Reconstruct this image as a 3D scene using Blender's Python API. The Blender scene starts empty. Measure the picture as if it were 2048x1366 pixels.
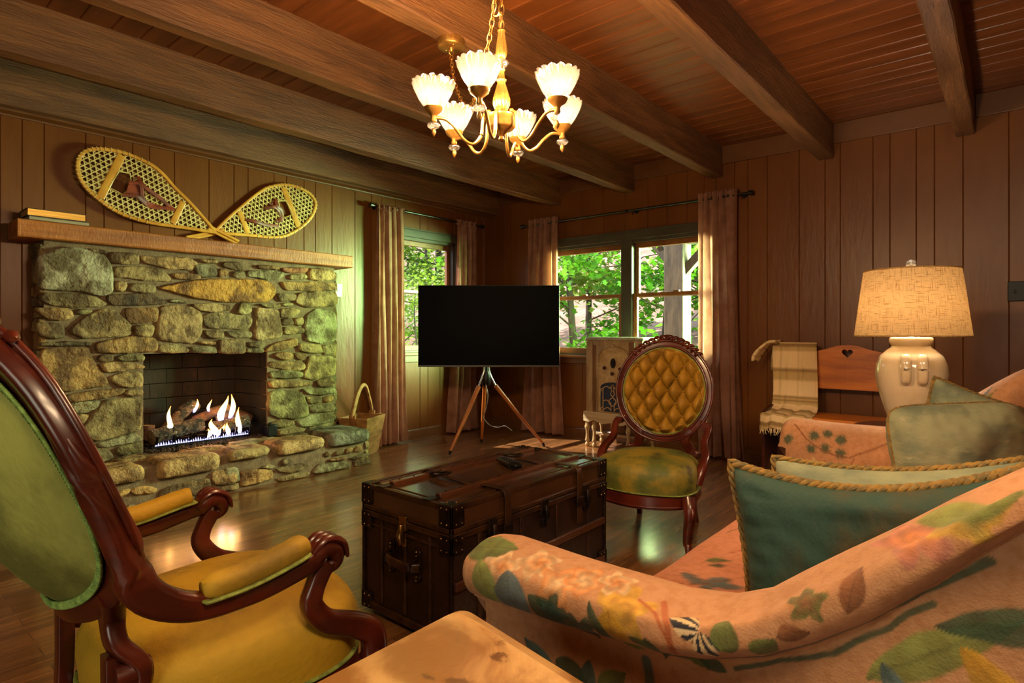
import bpy, math, random
import numpy as np
from mathutils import Vector, Matrix, noise as mnoise
R = math.radians
PI = math.pi
random.seed(7)
sc = bpy.context.scene
C = sc.collection
# ---------------------------------------------------------------- camera, world, sun, exposure
cam_d = bpy.data.cameras.new('camera'); cam = bpy.data.objects.new('camera', cam_d); C.objects.link(cam)
cam.location = (0, 0, 1.12); cam.rotation_euler = (R(90), 0, R(40.404))
cam_d.sensor_width = 36; cam_d.lens = 1176 / 2048 * 36; cam_d.shift_y = -20 / 2048
cam_d.clip_start = 0.03
sc.camera = cam
sc.view_settings.view_transform = 'Standard'; sc.view_settings.look = 'None'
sc.view_settings.gamma = 1; sc.view_settings.use_curve_mapping = False
sc.view_settings.exposure = 0.98
sc.cycles.max_bounces = 8; sc.cycles.diffuse_bounces = 3; sc.cycles.glossy_bounces = 4
sc.cycles.transmission_bounces = 6; sc.cycles.transparent_max_bounces = 12
sc.cycles.caustics_reflective = False; sc.cycles.caustics_refractive = False
sc.cycles.sample_clamp_indirect = 3.0; sc.cycles.use_denoising = True
sc.cycles.blur_glossy = 1.0
world = bpy.data.worlds.new('world'); sc.world = world; world.use_nodes = True
wn = world.node_tree.nodes; wn['Background'].inputs[0].default_value = (0.72, 0.86, 1.0, 1); wn['Background'].inputs[1].default_value = 1.5

def light(name, kind, loc, power, color, size=.1, rot=None, sizey=None, spread=None):
    d = bpy.data.lights.new(name, kind); d.energy = power; d.color = color
    if kind == 'AREA':
        d.size = size
        if sizey: d.shape = 'RECTANGLE'; d.size_y = sizey
        if spread: d.spread = spread
    elif kind == 'SUN': d.angle = size
    else: d.shadow_soft_size = size
    o = bpy.data.objects.new(name, d); o.location = loc
    if rot is not None: o.rotation_euler = rot
    C.objects.link(o); return o
def aim(v):  # euler so that -Z points along v
    return Vector(v).to_track_quat('-Z', 'Y').to_euler()
light('sun', 'SUN', (-12, 2, 14), 8.0, (1, .93, .80), R(.6), aim((1.16, .5, -1.2)))
# daylight through window openings (portals guide sky sampling)
for nm, loc, v, a, b in (('window_portal', (-4.9, 4.22, 1.55), (1, 0, 0), .75, 1.25), ('window_portal', (-2.95, 5.36, 1.5), (0, -1, 0), 1.7, 1.25)):
    o = light(nm, 'AREA', loc, 1, (1, 1, 1), a, aim(v), b); o.data.cycles.is_portal = True
light('yard_fill_light', 'AREA', (-1.45, 7.2, 2.0), 950, (.76, 1.0, .56), 1.5, aim((-3.1, -4.9, -.7)), 1.5)  # added area light outside the window, brightens the fireplace wall
light('yard_fill_light', 'AREA', (-3.2, 7.6, 4.6), 90, (.86, 1.0, .82), 2.6, aim((-.1, -2.4, -3.1)), 1.2)  # added area light high in the yard, out of view
light('yard_fill_light', 'AREA', (.75, 7.7, 1.9), 1300, (.42, 1.0, .26), 1.6, aim((-5.2, -4.4, -.35)), 1.6)  # added green area light, puts a foliage glow on the left wall
# added fill lights behind and above the camera
light('rear_fill_light', 'AREA', (-.55, -2.05, 1.3), 17, (1.0, .95, .70), 1.5, aim((-.3, 1, -.05)), 1.5)  # added, unseen: brightens the back of the armchair
light('overhead_fill_light', 'AREA', (.75, .1, 2.66), 62, (1, .70, .40), .9, aim((-.35, .35, -1.0)), .7)  # added, unseen: brightens the sofa and table from above

# ---------------------------------------------------------------- mesh helpers
def tag(o, label=None, cat=None, group=None, kind=None):
    if label: o['label'] = label
    if cat: o['category'] = cat
    if group: o['group'] = group
    if kind: o['kind'] = kind
    return o
def thing(name, label, cat, loc=(0, 0, 0), rz=0, group=None):
    o = bpy.data.objects.new(name, None); o.empty_display_size = .05
    o.location = loc; o.rotation_euler = (0, 0, rz); C.objects.link(o)
    return tag(o, label, cat, group)
class MB:
    def __init__(s): s.v = []; s.f = []; s.c = []
    def add(s, vs, fs, col=None):
        b = len(s.v); s.v += [tuple(q) for q in vs]; s.f += [tuple(b + i for i in f) for f in fs]
        if col is not None: s.c += [tuple(col)] * len(vs)
        return s
    def merge(s, o, m=None):
        s.add([tuple(m @ Vector(v)) for v in o.v] if m is not None else o.v, o.f)
        if o.c: s.c += o.c
        return s
    def box(s, c, d, m=None, taper=1.0, col=None):
        x, y, z = d[0] / 2, d[1] / 2, d[2] / 2; vs = []
        for k in (-1, 1):
            t = taper if k < 0 else 1
            vs += [(-x * t, -y * t, k * z), (x * t, -y * t, k * z), (x * t, y * t, k * z), (-x * t, y * t, k * z)]
        vs = [Vector(q) for q in vs]
        if m is not None: vs = [m @ q for q in vs]
        vs = [q + Vector(c) for q in vs]
        return s.add(vs, [(3, 2, 1, 0), (4, 5, 6, 7), (0, 1, 5, 4), (1, 2, 6, 5), (2, 3, 7, 6), (3, 0, 4, 7)], col)
    def b2(s, x0, x1, y0, y1, z0, z1, col=None):
        return s.box(((x0 + x1) / 2, (y0 + y1) / 2, (z0 + z1) / 2), (abs(x1 - x0), abs(y1 - y0), abs(z1 - z0)), col=col)
    def bar(s, a, b, w, h, up=(0, 0, 1)):
        return s.sweep([a, b], rect(w, h), up=up)
    def rings(s, rs, cap0=True, cap1=True, closed=True, loop=False, col=None):
        n = len(rs[0]); vs = [q for r in rs for q in r]; fs = []
        m = len(rs)
        for i in range(m if loop else m - 1):
            j = (i + 1) % m
            for k in range(n if closed else n - 1):
                l = (k + 1) % n
                fs.append((i * n + k, i * n + l, j * n + l, j * n + k))
        if closed and not loop:
            if cap0: fs.append(tuple(range(n))[::-1])
            if cap1: fs.append(tuple((m - 1) * n + k for k in range(n)))
        return s.add(vs, fs, col)
    def sweep(s, path, sec, scales=None, up=(0, 0, 1), loop=False, cap=True, secs=None, col=None):
        P = [Vector(p) for p in path]; n = len(P); rs = []; U = Vector(up)
        for i, p in enumerate(P):
            if loop: t = P[(i + 1) % n] - P[i - 1]
            else: t = P[min(i + 1, n - 1)] - P[max(i - 1, 0)]
            if t.length < 1e-9: t = Vector((0, 0, 1))
            t.normalize()
            u = U - t * U.dot(t)
            if u.length < 1e-4: u = Vector((1, 0, 0)) - t * t.x
            if u.length < 1e-4: u = Vector((0, 1, 0)) - t * t.y
            u.normalize(); r = t.cross(u)
            k = scales[i] if scales else 1
            kx, ky = (k if isinstance(k, (tuple, list)) else (k, k))
            q = secs[i] if secs else sec
            rs.append([p + r * (a * kx) + u * (b * ky) for a, b in q])
        return s.rings(rs, cap, cap, loop=loop, col=col)
    def tube(s, path, rad, n=8, up=(.13, .21, .97), loop=False, col=None):
        sc_ = None
        if isinstance(rad, (list, tuple)): sc_ = list(rad); rad = 1
        return s.sweep(path, circ(rad, n), sc_, up, loop, col=col)
    def lathe(s, prof, c=(0, 0, 0), n=24, m=None, flute=0, nf=0, col=None):
        rs = []
        for r, z in prof:
            ring = []
            for k in range(n):
                a = 2 * PI * k / n; rr = r * (1 + flute * math.cos(nf * a)) if nf else r
                q = Vector((rr * math.cos(a), rr * math.sin(a), z))
                if m is not None: q = m @ q
                ring.append(q + Vector(c))
            rs.append(ring)
        return s.rings(rs, True, True, col=col)
    def ball(s, c, r, n=10, sq=(1, 1, 1), col=None):
        pr = []
        for i in range(n // 2 + 1):
            a = -PI / 2 + PI * i / (n // 2); pr.append((max(math.cos(a), .02) * r, math.sin(a) * r))
        o = MB().lathe(pr, n=n)
        s.add([(c[0] + v[0] * sq[0], c[1] + v[1] * sq[1], c[2] + v[2] * sq[2]) for v in o.v], o.f, col); return s
    def prism(s, pts, a, b, axis='z', col=None):
        def mk(p, h):
            return {'z': (p[0], p[1], h), 'x': (h, p[0], p[1]), 'y': (p[0], h, p[1])}[axis]
        n = len(pts); vs = [mk(p, a) for p in pts] + [mk(p, b) for p in pts]
        return s.add(vs, [tuple(range(n))[::-1], tuple(range(n, 2 * n))] + [(i, (i + 1) % n, n + (i + 1) % n, n + i) for i in range(n)], col)
    def grid(s, P, col=None):  # P rows of points
        n = len(P[0]); vs = [q for r in P for q in r]
        return s.add(vs, [(i * n + k, i * n + k + 1, (i + 1) * n + k + 1, (i + 1) * n + k) for i in range(len(P) - 1) for k in range(n - 1)], col)
    def jitter(s, a, sc_=6):
        s.v = [tuple(Vector(v) + a * mnoise.noise_vector(Vector(v) * sc_)) for v in s.v]; return s
    def build(s, name, mt, parent=None, world=False, smooth=False, bevel=0, sub=0, seg=2, solid=0, ang=35):
        vs = s.v
        if world and parent is not None:
            root = parent
            while root.parent: root = root.parent
            M = root_m(root).inverted(); vs = [tuple(M @ Vector(v)) for v in vs]
        me = bpy.data.meshes.new(name); me.from_pydata(vs, [], s.f); me.update()
        if s.c and len(s.c) == len(s.v):
            at = me.color_attributes.new('tint', 'FLOAT_COLOR', 'POINT')
            at.data.foreach_set('color', np.array([tuple(c) + (1,) if len(c) == 3 else c for c in s.c], 'f').ravel())
        import bmesh
        bm = bmesh.new(); bm.from_mesh(me); bmesh.ops.recalc_face_normals(bm, faces=bm.faces); bm.to_mesh(me); bm.free()
        if mt: me.materials.append(mt)
        o = bpy.data.objects.new(name, me); C.objects.link(o)
        if parent is not None: o.parent = parent
        if smooth or sub: me.shade_smooth()
        if solid:
            m = o.modifiers.new('solid', 'SOLIDIFY'); m.thickness = solid; m.offset = 0
        if bevel:
            m = o.modifiers.new('bevel', 'BEVEL'); m.width = bevel; m.segments = seg; m.limit_method = 'ANGLE'; m.angle_limit = R(ang)
            me.shade_smooth(); m.harden_normals = False
            try: me.set_sharp_from_angle(angle=R(50))
            except Exception: pass
        elif smooth and not sub:
            try: me.set_sharp_from_angle(angle=R(60))
            except Exception: pass
        if sub:
            m = o.modifiers.new('sub', 'SUBSURF'); m.levels = sub; m.render_levels = sub
        return o
def root_m(o):
    return Matrix.Translation(o.location) @ o.rotation_euler.to_matrix().to_4x4()
def circ(r, n): return [(r * math.cos(2 * PI * k / n), r * math.sin(2 * PI * k / n)) for k in range(n)]
def rect(w, h): return [(-w / 2, -h / 2), (w / 2, -h / 2), (w / 2, h / 2), (-w / 2, h / 2)]
def rrect(w, h, r, n=3):
    o = []
    for cx, cy, a0 in ((w / 2 - r, -h / 2 + r, -90), (w / 2 - r, h / 2 - r, 0), (-w / 2 + r, h / 2 - r, 90), (-w / 2 + r, -h / 2 + r, 180)):
        for k in range(n + 1):
            a = R(a0 + 90 * k / n); o.append((cx + r * math.cos(a), cy + r * math.sin(a)))
    return o
def spline(pts, n=8, closed=False):
    P = [Vector(p) for p in pts]; m = len(P); out = []
    for i in range(m if closed else m - 1):
        if closed: a, b, c, d = P[i - 1], P[i], P[(i + 1) % m], P[(i + 2) % m]
        else: a, b, c, d = P[max(i - 1, 0)], P[i], P[i + 1], P[min(i + 2, m - 1)]
        for k in range(n):
            t = k / n
            out.append(.5 * ((2 * b) + (c - a) * t + (2 * a - 5 * b + 4 * c - d) * t * t + (3 * b - a - 3 * c + d) * t ** 3))
    if not closed: out.append(P[-1])
    return out
def lerp(a, b, t): return a + (b - a) * t
def dup(root, loc, rz, label=None, group=None):
    r = root.copy(); C.objects.link(r); r.location = loc; r.rotation_euler = (0, 0, rz)
    if label: r['label'] = label
    if group: r['group'] = group
    for ch in list(root.children):
        c = ch.copy(); C.objects.link(c); c.parent = r
        for g in list(ch.children):
            d = g.copy(); C.objects.link(d); d.parent = c
    return r

# ---------------------------------------------------------------- materials
MAT = {}
def lin(c):
    if isinstance(c, str):
        c = tuple(int(c[i:i + 2], 16) / 255 for i in (0, 2, 4))
        return tuple((x / 12.92 if x <= .04045 else ((x + .055) / 1.055) ** 2.4) for x in c) + (1,)
    return tuple(c) + ((1,) if len(c) == 3 else ())
def mat(name, base, c2=None, c3=None, ns=5, stretch=(1, 1, 1), rough=.5, metal=0, bump=0, bs=None, bstretch=None, detail=5, lo=.35, hi=.65, lo3=.6, hi3=.75, ns3=None,
        tint=False, sheen=0, coat=0, rvar=0, trans=0, emis=None, es=0, spec=.5, dist=0, alpha=1, bd=.01):
    m = bpy.data.materials.new(name); m.use_nodes = True; nt = m.node_tree; N = nt.nodes; L = nt.links
    b = N['Principled BSDF']; b.inputs['Roughness'].default_value = rough; b.inputs['Metallic'].default_value = metal
    b.inputs['Specular IOR Level'].default_value = spec
    if sheen: b.inputs['Sheen Weight'].default_value = sheen * .35; b.inputs['Sheen Roughness'].default_value = .4; b.inputs['Sheen Tint'].default_value = lin(c2 or base)
    if coat: b.inputs['Coat Weight'].default_value = coat; b.inputs['Coat Roughness'].default_value = .12
    tc = N.new('ShaderNodeTexCoord')
    def noise(scale, st, det=detail, ds=0):
        mp = N.new('ShaderNodeMapping'); mp.inputs['Scale'].default_value = st; L.new(tc.outputs['Object'], mp.inputs[0])
        n = N.new('ShaderNodeTexNoise'); n.inputs['Scale'].default_value = scale; n.inputs['Detail'].default_value = det; n.inputs['Roughness'].default_value = .6
        n.inputs['Distortion'].default_value = ds; L.new(mp.outputs[0], n.inputs['Vector']); return n.outputs['Fac']
    def ramp(fac, a, c):
        r = N.new('ShaderNodeMapRange'); r.inputs[1].default_value = a; r.inputs[2].default_value = c; r.interpolation_type = 'SMOOTHSTEP'; L.new(fac, r.inputs[0]); return r.outputs[0]
    def mix(f, a, c, bl='MIX'):
        x = N.new('ShaderNodeMix'); x.data_type = 'RGBA'; x.blend_type = bl
        if isinstance(f, float): x.inputs[0].default_value = f
        else: L.new(f, x.inputs[0])
        for i, q in ((6, a), (7, c)):
            if isinstance(q, tuple): x.inputs[i].default_value = q
            else: L.new(q, x.inputs[i])
        return x.outputs[2]
    col = lin(base)
    if tint:
        at = N.new('ShaderNodeAttribute'); at.attribute_name = 'tint'; col = at.outputs['Color']
        if base: col = mix(1.0, col, lin(base), 'MULTIPLY')
    nf = None
    if c2 is not None:
        nf = noise(ns, stretch, ds=dist)
        if tint: col = mix(ramp(nf, lo, hi), col, mix(1.0, col, lin(c2), 'MULTIPLY'))
        else: col = mix(ramp(nf, lo, hi), col, lin(c2))
    if c3 is not None:
        n3 = noise(ns3 or ns * 3.3, stretch)
        q = mix(1.0, col, lin(c3), 'MULTIPLY') if tint else lin(c3)
        col = mix(ramp(n3, lo3, hi3), col, q)
    if isinstance(col, tuple): b.inputs['Base Color'].default_value = col
    else: L.new(col, b.inputs['Base Color'])
    if bump:
        bn = noise(bs or ns * 4, bstretch or stretch)
        bp = N.new('ShaderNodeBump'); bp.inputs['Strength'].default_value = bump; bp.inputs['Distance'].default_value = bd
        L.new(bn, bp.inputs['Height']); L.new(bp.outputs[0], b.inputs['Normal'])
    if rvar and nf:
        rr = N.new('ShaderNodeMapRange'); rr.inputs[3].default_value = rough - rvar; rr.inputs[4].default_value = rough + rvar; L.new(nf, rr.inputs[0]); L.new(rr.outputs[0], b.inputs['Roughness'])
    if emis: b.inputs['Emission Color'].default_value = lin(emis); b.inputs['Emission Strength'].default_value = es
    out = N['Material Output']
    if trans:
        tr = N.new('ShaderNodeBsdfTranslucent')
        if isinstance(col, tuple): tr.inputs[0].default_value = col
        else: L.new(col, tr.inputs[0])
        mx = N.new('ShaderNodeMixShader'); mx.inputs[0].default_value = trans; L.new(b.outputs[0], mx.inputs[1]); L.new(tr.outputs[0], mx.inputs[2]); L.new(mx.outputs[0], out.inputs[0])
    if alpha < 1:
        tp = N.new('ShaderNodeBsdfTransparent'); mx2 = N.new('ShaderNodeMixShader'); mx2.inputs[0].default_value = alpha
        src = out.inputs[0].links[0].from_socket; L.new(tp.outputs[0], mx2.inputs[1]); L.new(src, mx2.inputs[2]); L.new(mx2.outputs[0], out.inputs[0])
    MAT[name] = m; return m
def glass(name, tint=(1, 1, 1), refl=.08, dense=.0, rough=.02, edge=None):
    m = bpy.data.materials.new(name); m.use_nodes = True; nt = m.node_tree; N = nt.nodes; L = nt.links; N.remove(N['Principled BSDF'])
    tp = N.new('ShaderNodeBsdfTransparent'); tp.inputs[0].default_value = tint + (1,)
    gl = N.new('ShaderNodeBsdfGlossy'); gl.inputs['Roughness'].default_value = rough
    lw = N.new('ShaderNodeLayerWeight'); lw.inputs[0].default_value = .35
    mp = N.new('ShaderNodeMapRange'); mp.inputs[3].default_value = refl; mp.inputs[4].default_value = min(1, refl * 5 + .2) if edge is None else edge; L.new(lw.outputs['Facing'], mp.inputs[0])
    mx = N.new('ShaderNodeMixShader'); L.new(mp.outputs[0], mx.inputs[0]); L.new(tp.outputs[0], mx.inputs[1]); L.new(gl.outputs[0], mx.inputs[2])
    last = mx
    if dense:
        df = N.new('ShaderNodeBsdfTranslucent'); df.inputs[0].default_value = (.9, .88, .85, 1)
        m2 = N.new('ShaderNodeMixShader'); m2.inputs[0].default_value = dense; L.new(mx.outputs[0], m2.inputs[1]); L.new(df.outputs[0], m2.inputs[2]); last = m2
    L.new(last.outputs[0], N['Material Output'].inputs[0]); return m
def emit(name, col, s):
    m = bpy.data.materials.new(name); m.use_nodes = True; N = m.node_tree.nodes; N.remove(N['Principled BSDF'])
    e = N.new('ShaderNodeEmission'); e.inputs[0].default_value = lin(col); e.inputs[1].default_value = s; m.node_tree.links.new(e.outputs[0], N['Material Output'].inputs[0]); return m

m_wall = mat('wall_paint', '643814', '6e4118', ns=3, stretch=(1, 1, .3), rough=.36, spec=.35, bump=.25, bs=9, bstretch=(3, 3, .7))
m_trim = mat('trim_paint', '5e391a', '674120', ns=4, rough=.38, bump=.15, bs=14)
m_beam = mat('beam_wood', '7d5530', '5f3f24', '432a17', ns=6, stretch=(2.5, .25, 2.5), rough=.45, bump=.7, bs=30, bstretch=(3, .4, 3), bd=.015, lo3=.6, hi3=.76, dist=.6)
m_ceil = mat('ceiling_wood', '7a431b', '623411', ns=4, stretch=(.3, 3, 1), rough=.38, bump=.15, bs=18, bstretch=(.3, 3, 1))
m_dwood = mat('dark_varnished_wood', '3a1510', '24100c', ns=8, stretch=(1, 1, 1), rough=.24, coat=.4)
m_mahog = mat('mahogany', '521c0e', '371109', ns=7, stretch=(1, 1, 2), rough=.3, coat=.25)
m_pine = mat('orange_pine', 'd67c1e', 'b25f17', '64300c', ns=5, stretch=(.4, 2, 3), rough=.4, bump=.1, lo3=.68, hi3=.76)
m_mantel = mat('mantel_wood', 'a9641f', '864a15', '57300f', ns=5, stretch=(3, .35, 5), rough=.5, bump=.4, bs=30, bstretch=(1, 2.5, 1), lo3=.66, hi3=.8)
m_oldwood = mat('bleached_wood', 'a87a45', '7f5527', '54341a', ns=7, stretch=(1, 1, 2.5), rough=.65, bump=.5, bs=30, lo3=.62, hi3=.8)
m_radio = mat('radio_walnut', 'ac9068', '8a6c46', ns=6, stretch=(2, 2, .5), rough=.4, bump=.1)
m_radiod = mat('radio_dark_panel', '7c5230', '5e3a1e', ns=6, stretch=(2, 2, .5), rough=.4)
m_black = mat('black_plastic', '090909', rough=.4, spec=.25)
m_screen = mat('black_screen', '010101', rough=.5, spec=.05)
m_metal = mat('silver_metal', 'b9bcc0', metal=1, rough=.25)
m_iron = mat('black_iron', '1a1817', rough=.45, metal=.6)
m_rod = mat('dark_bronze_rod', '4c5350', rough=.25, metal=.9)
m_brass = mat('antique_brass', 'c09048', '9a7036', ns=30, rough=.34, metal=.8)
m_white = mat('white_plastic', 'e8e6e0', rough=.4)
m_bulb = emit('bulb_glow', (1, .82, .6), 40)
m_glass = glass('window_glass', (1, 1, 1), .003, edge=.03)
m_glass1 = glass('small_window_glass', (.98, .98, .98), 0, edge=.002)
m_shade = glass('fluted_glass', (1, 1, 1), .10, .008)
m_crystal = glass('crystal_glass', (.95, .97, 1), .3, .1)
m_wframe = mat('window_wood', '8c5a2c', '70431c', ns=6, stretch=(1, 1, .4), rough=.4)
m_casing = mat('casing_paint', '474238', '3d382f', ns=6, rough=.35)
FACE=[[(874,1588),(1003,1649),(1083,1656),(1224,1610),(1249,1513),(1251,1385),(1197,1356),(1074,1384),(874,1383)],[(1122,1657),(1224,1655),(1220,1636),(1126,1639)],[(1231,1645),(1407,1647),(1402,1580),(1242,1579)],[(1417,1642),(1532,1639),(1738,1653),(1799,1621),(1744,1566),(1552,1576),(1451,1590)],[(1261,1549),(1532,1566),(1615,1496),(1594,1474),(1270,1485)],[(1279,1454),(1338,1455),(1335,1395),(1279,1392)],[(1359,1445),(1511,1441),(1509,1390),(1364,1394)],[(1620,1536),(1738,1539),(1794,1537),(1816,1509),(1652,1495)],[(874,1361),(1135,1353),(1229,1299),(1197,1282),(941,1279),(874,1311)],[(1235,1363),(1481,1380),(1594,1329),(1552,1310),(1261,1295),(1224,1331)],[(1599,1352),(1722,1340),(1711,1327),(1615,1330)],[(846,1261),(1015,1266),(1045,1216),(1015,1195),(901,1198)],[(1057,1259),(1109,1264),(1148,1254),(1105,1232),(1057,1239)],[(1015,1123),(1109,1217),(1224,1270),(1270,1257),(1359,1162),(1364,1102),(1312,1091),(1083,1079)],[(1331,1270),(1527,1281),(1517,1191),(1359,1175)],[(1383,1162),(1506,1163),(1491,1084),(1383,1096)],[(850,1167),(882,1175),(982,1164),(995,1098),(974,1075),(878,1093)],[(866,1054),(1135,1053),(1133,1029),(874,1032)],[(1555,1299),(1636,1305),(1781,1292),(1820,1242),(1816,1109),(1774,1036),(1571,1057),(1523,1085),(1533,1201)],[(1156,1042),(1361,1083),(1508,1068),(1523,984),(1349,978),(1175,979)],[(1533,1428),(1723,1479),(1834,1504),(2262,1529),(2387,1489),(2383,1420),(2316,1356),(2012,1349),(1778,1365)],[(1533,1025),(1669,1023),(1733,982),(1703,965),(1539,976)],[(1743,1011),(1912,1008),(1923,959),(1750,967)],[(1942,1056),(2131,1050),(2139,953),(1949,958)],[(2158,987),(2287,984),(2283,953),(2154,956)],[(2304,960),(2362,1011),(2566,1066),(2584,999),(2426,973),(2341,955)],[(1801,1656),(1921,1656),(1939,1633),(1835,1633)],[(1767,1606),(1916,1607),(1933,1542),(1846,1520),(1790,1537)],[(1951,1588),(2005,1593),(2011,1559),(1969,1532),(1936,1542)],[(1963,1641),(2096,1653),(2153,1602),(2121,1593),(1987,1610)],[(2236,1646),(2418,1649),(2418,1623),(2250,1622)],[(2047,1575),(2147,1582),(2147,1538),(2053,1538)],[(2166,1596),(2459,1613),(2473,1587),(2424,1548),(2329,1538),(2159,1552)],[(2438,1638),(2676,1657),(2662,1622),(2466,1607)],[(2714,1657),(2901,1661),(2949,1622),(2941,1572),(2699,1563),(2691,1624)],[(2509,1590),(2654,1601),(2669,1568),(2523,1548)],[(2433,1525),(2949,1551),(2949,1487),(2760,1470),(2487,1459)],[(2397,1428),(2573,1427),(2566,1379),(2424,1370)],[(2595,1441),(2885,1470),(2941,1437),(2933,1344),(2684,1329),(2559,1359)],[(1745,1323),(2029,1327),(2035,1284),(1916,1269),(1807,1272)],[(2109,1336),(2185,1339),(2198,1282),(2134,1255),(2072,1266),(2096,1304)],[(2250,1341),(2431,1341),(2424,1315),(2302,1317)],[(2445,1348),(2544,1352),(2530,1331),(2452,1329)],[(1835,1243),(1910,1262),(2172,1237),(2204,1213),(2172,1149),(2109,1136),(2011,1148),(1892,1139),(1846,1166)],[(2230,1309),(2411,1288),(2449,1144),(2438,1071),(2243,1054),(2217,1080),(2236,1194)],[(2445,1309),(2595,1306),(2610,1280),(2537,1241),(2431,1236)],[(2445,1223),(2530,1221),(2544,1178),(2445,1177)],[(2559,1225),(2632,1233),(2639,1185),(2595,1171),(2544,1198)],[(2456,1157),(2632,1151),(2647,1111),(2466,1094)],[(2669,1247),(2760,1311),(2941,1288),(2953,1146),(2933,1046),(2806,1023),(2669,1049),(2654,1145)],[(1829,1124),(1975,1124),(1978,1072),(1863,1079)],[(1993,1124),(2191,1118),(2191,1073),(2035,1075)],[(1801,1047),(1916,1045),(1910,1021),(1812,1029)],[(2166,1036),(2296,1034),(2296,992),(2172,1004)],[(2590,1019),(2796,1001),(2813,932),(2606,953)],[(2821,1001),(2934,999),(2934,929),(2830,924)],[(2368,931),(2435,950),(2543,933),(2535,889),(2443,892)],[(2551,940),(2679,929),(2671,884),(2590,894)],[(2679,906),(2916,899),(2947,851),(2934,735),(2737,709),(2642,730),(2647,789),(2675,802)],[(2349,875),(2622,864),(2647,833),(2638,796),(2543,798),(2353,832)],[(2345,790),(2473,801),(2630,775),(2634,737),(2520,737),(2360,746)],[(2334,720),(2390,727),(2712,688),(2720,665),(2598,659),(2353,665)],[(2753,693),(2890,711),(2943,688),(2938,642),(2770,646)],[(2622,635),(2943,618),(2943,580),(2804,572),(2687,589)],[(2338,635),(2428,642),(2614,606),(2671,497),(2683,421),(2559,394),(2428,420),(2338,451)],[(2663,565),(2804,553),(2804,507),(2687,510)],[(2821,551),(2925,546),(2925,512),(2838,500)],[(2687,473),(2804,492),(2934,476),(2938,417),(2720,429)],[(2575,374),(2720,402),(2873,401),(2934,371),(2929,337),(2737,314),(2622,317)],[(2338,380),(2443,397),(2547,377),(2543,341),(2405,340)],[(2405,308),(2622,310),(2655,276),(2638,259),(2435,258)],[(2687,301),(2855,315),(2934,302),(2934,251),(2753,255)],[(883,1008),(952,1015),(1118,1011),(1132,957),(1229,791),(1214,763),(1006,744),(900,763),(870,938)],[(1173,958),(1264,961),(1259,923),(1178,921)],[(1277,955),(1351,961),(1438,953),(1438,920),(1284,925)],[(1185,906),(1254,918),(1387,906),(1438,886),(1435,868),(1224,852)],[(1239,817),(1346,843),(1430,835),(1430,748),(1387,745),(1284,755)],[(993,712),(1137,729),(1320,738),(1320,708),(1224,681),(1015,671)],[(1325,696),(1346,724),(1430,718),(1430,679)],[(922,713),(975,714),(975,686),(948,678)],[(948,661),(1195,666),(1161,618),(1137,609),(997,584)],[(1075,469),(1209,665),(1325,667),(1425,646),(1414,442),(1214,410),(1118,423)],[(1011,577),(1132,581),(1075,486),(1034,530)],[(1170,387),(1387,422),(1427,386),(1414,370),(1200,354)],[(1284,342),(1419,357),(1425,302),(1315,290),(1284,306)],[(1127,354),(1214,346),(1259,287),(1224,252),(1146,265)],[(1103,408),(1141,409),(1137,375),(1108,385)],[(848,746),(917,735),(944,683),(848,697)],[(848,681),(935,662),(984,591),(848,606)],[(848,590),(997,568),(1052,472),(1071,441),(848,488)],[(848,466),(1094,421),(1099,375),(848,402)],[(848,386),(1113,356),(1132,279),(848,316)]]
HFACE=[[(1920,132),(2045,120),(2155,95),(2155,33),(1939,28),(1918,40)],[(1807,168),(1897,157),(1908,72),(1837,61),(1807,77)],[(2183,106),(2329,110),(2445,99),(2389,58),(2270,57),(2206,80)],[(2178,36),(2311,39),(2457,34),(2426,-2),(2317,4),(2212,3)],[(2533,78),(2779,53),(2825,16),(2779,-6),(2514,10),(2476,25)],[(2849,54),(2979,63),(3024,30),(3024,-7),(2863,-3)],[(2617,101),(2779,95),(2779,77),(2630,84)],[(2807,82),(3024,92),(2994,72),(2849,63)],[(2056,139),(2133,141),(2183,119),(2133,112)],[(1247,141),(1316,145),(1386,122),(1374,97),(1283,102),(1251,113)],[(1416,111),(1592,124),(1704,127),(1709,41),(1592,36),(1395,60)],[(1728,167),(1881,154),(1897,64),(1757,67),(1728,97)],[(1733,42),(1902,53),(1902,12),(1742,25)],[(1135,133),(1236,148),(1228,123),(1146,96)],[(953,155),(1116,151),(1120,115),(953,121)]]
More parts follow.
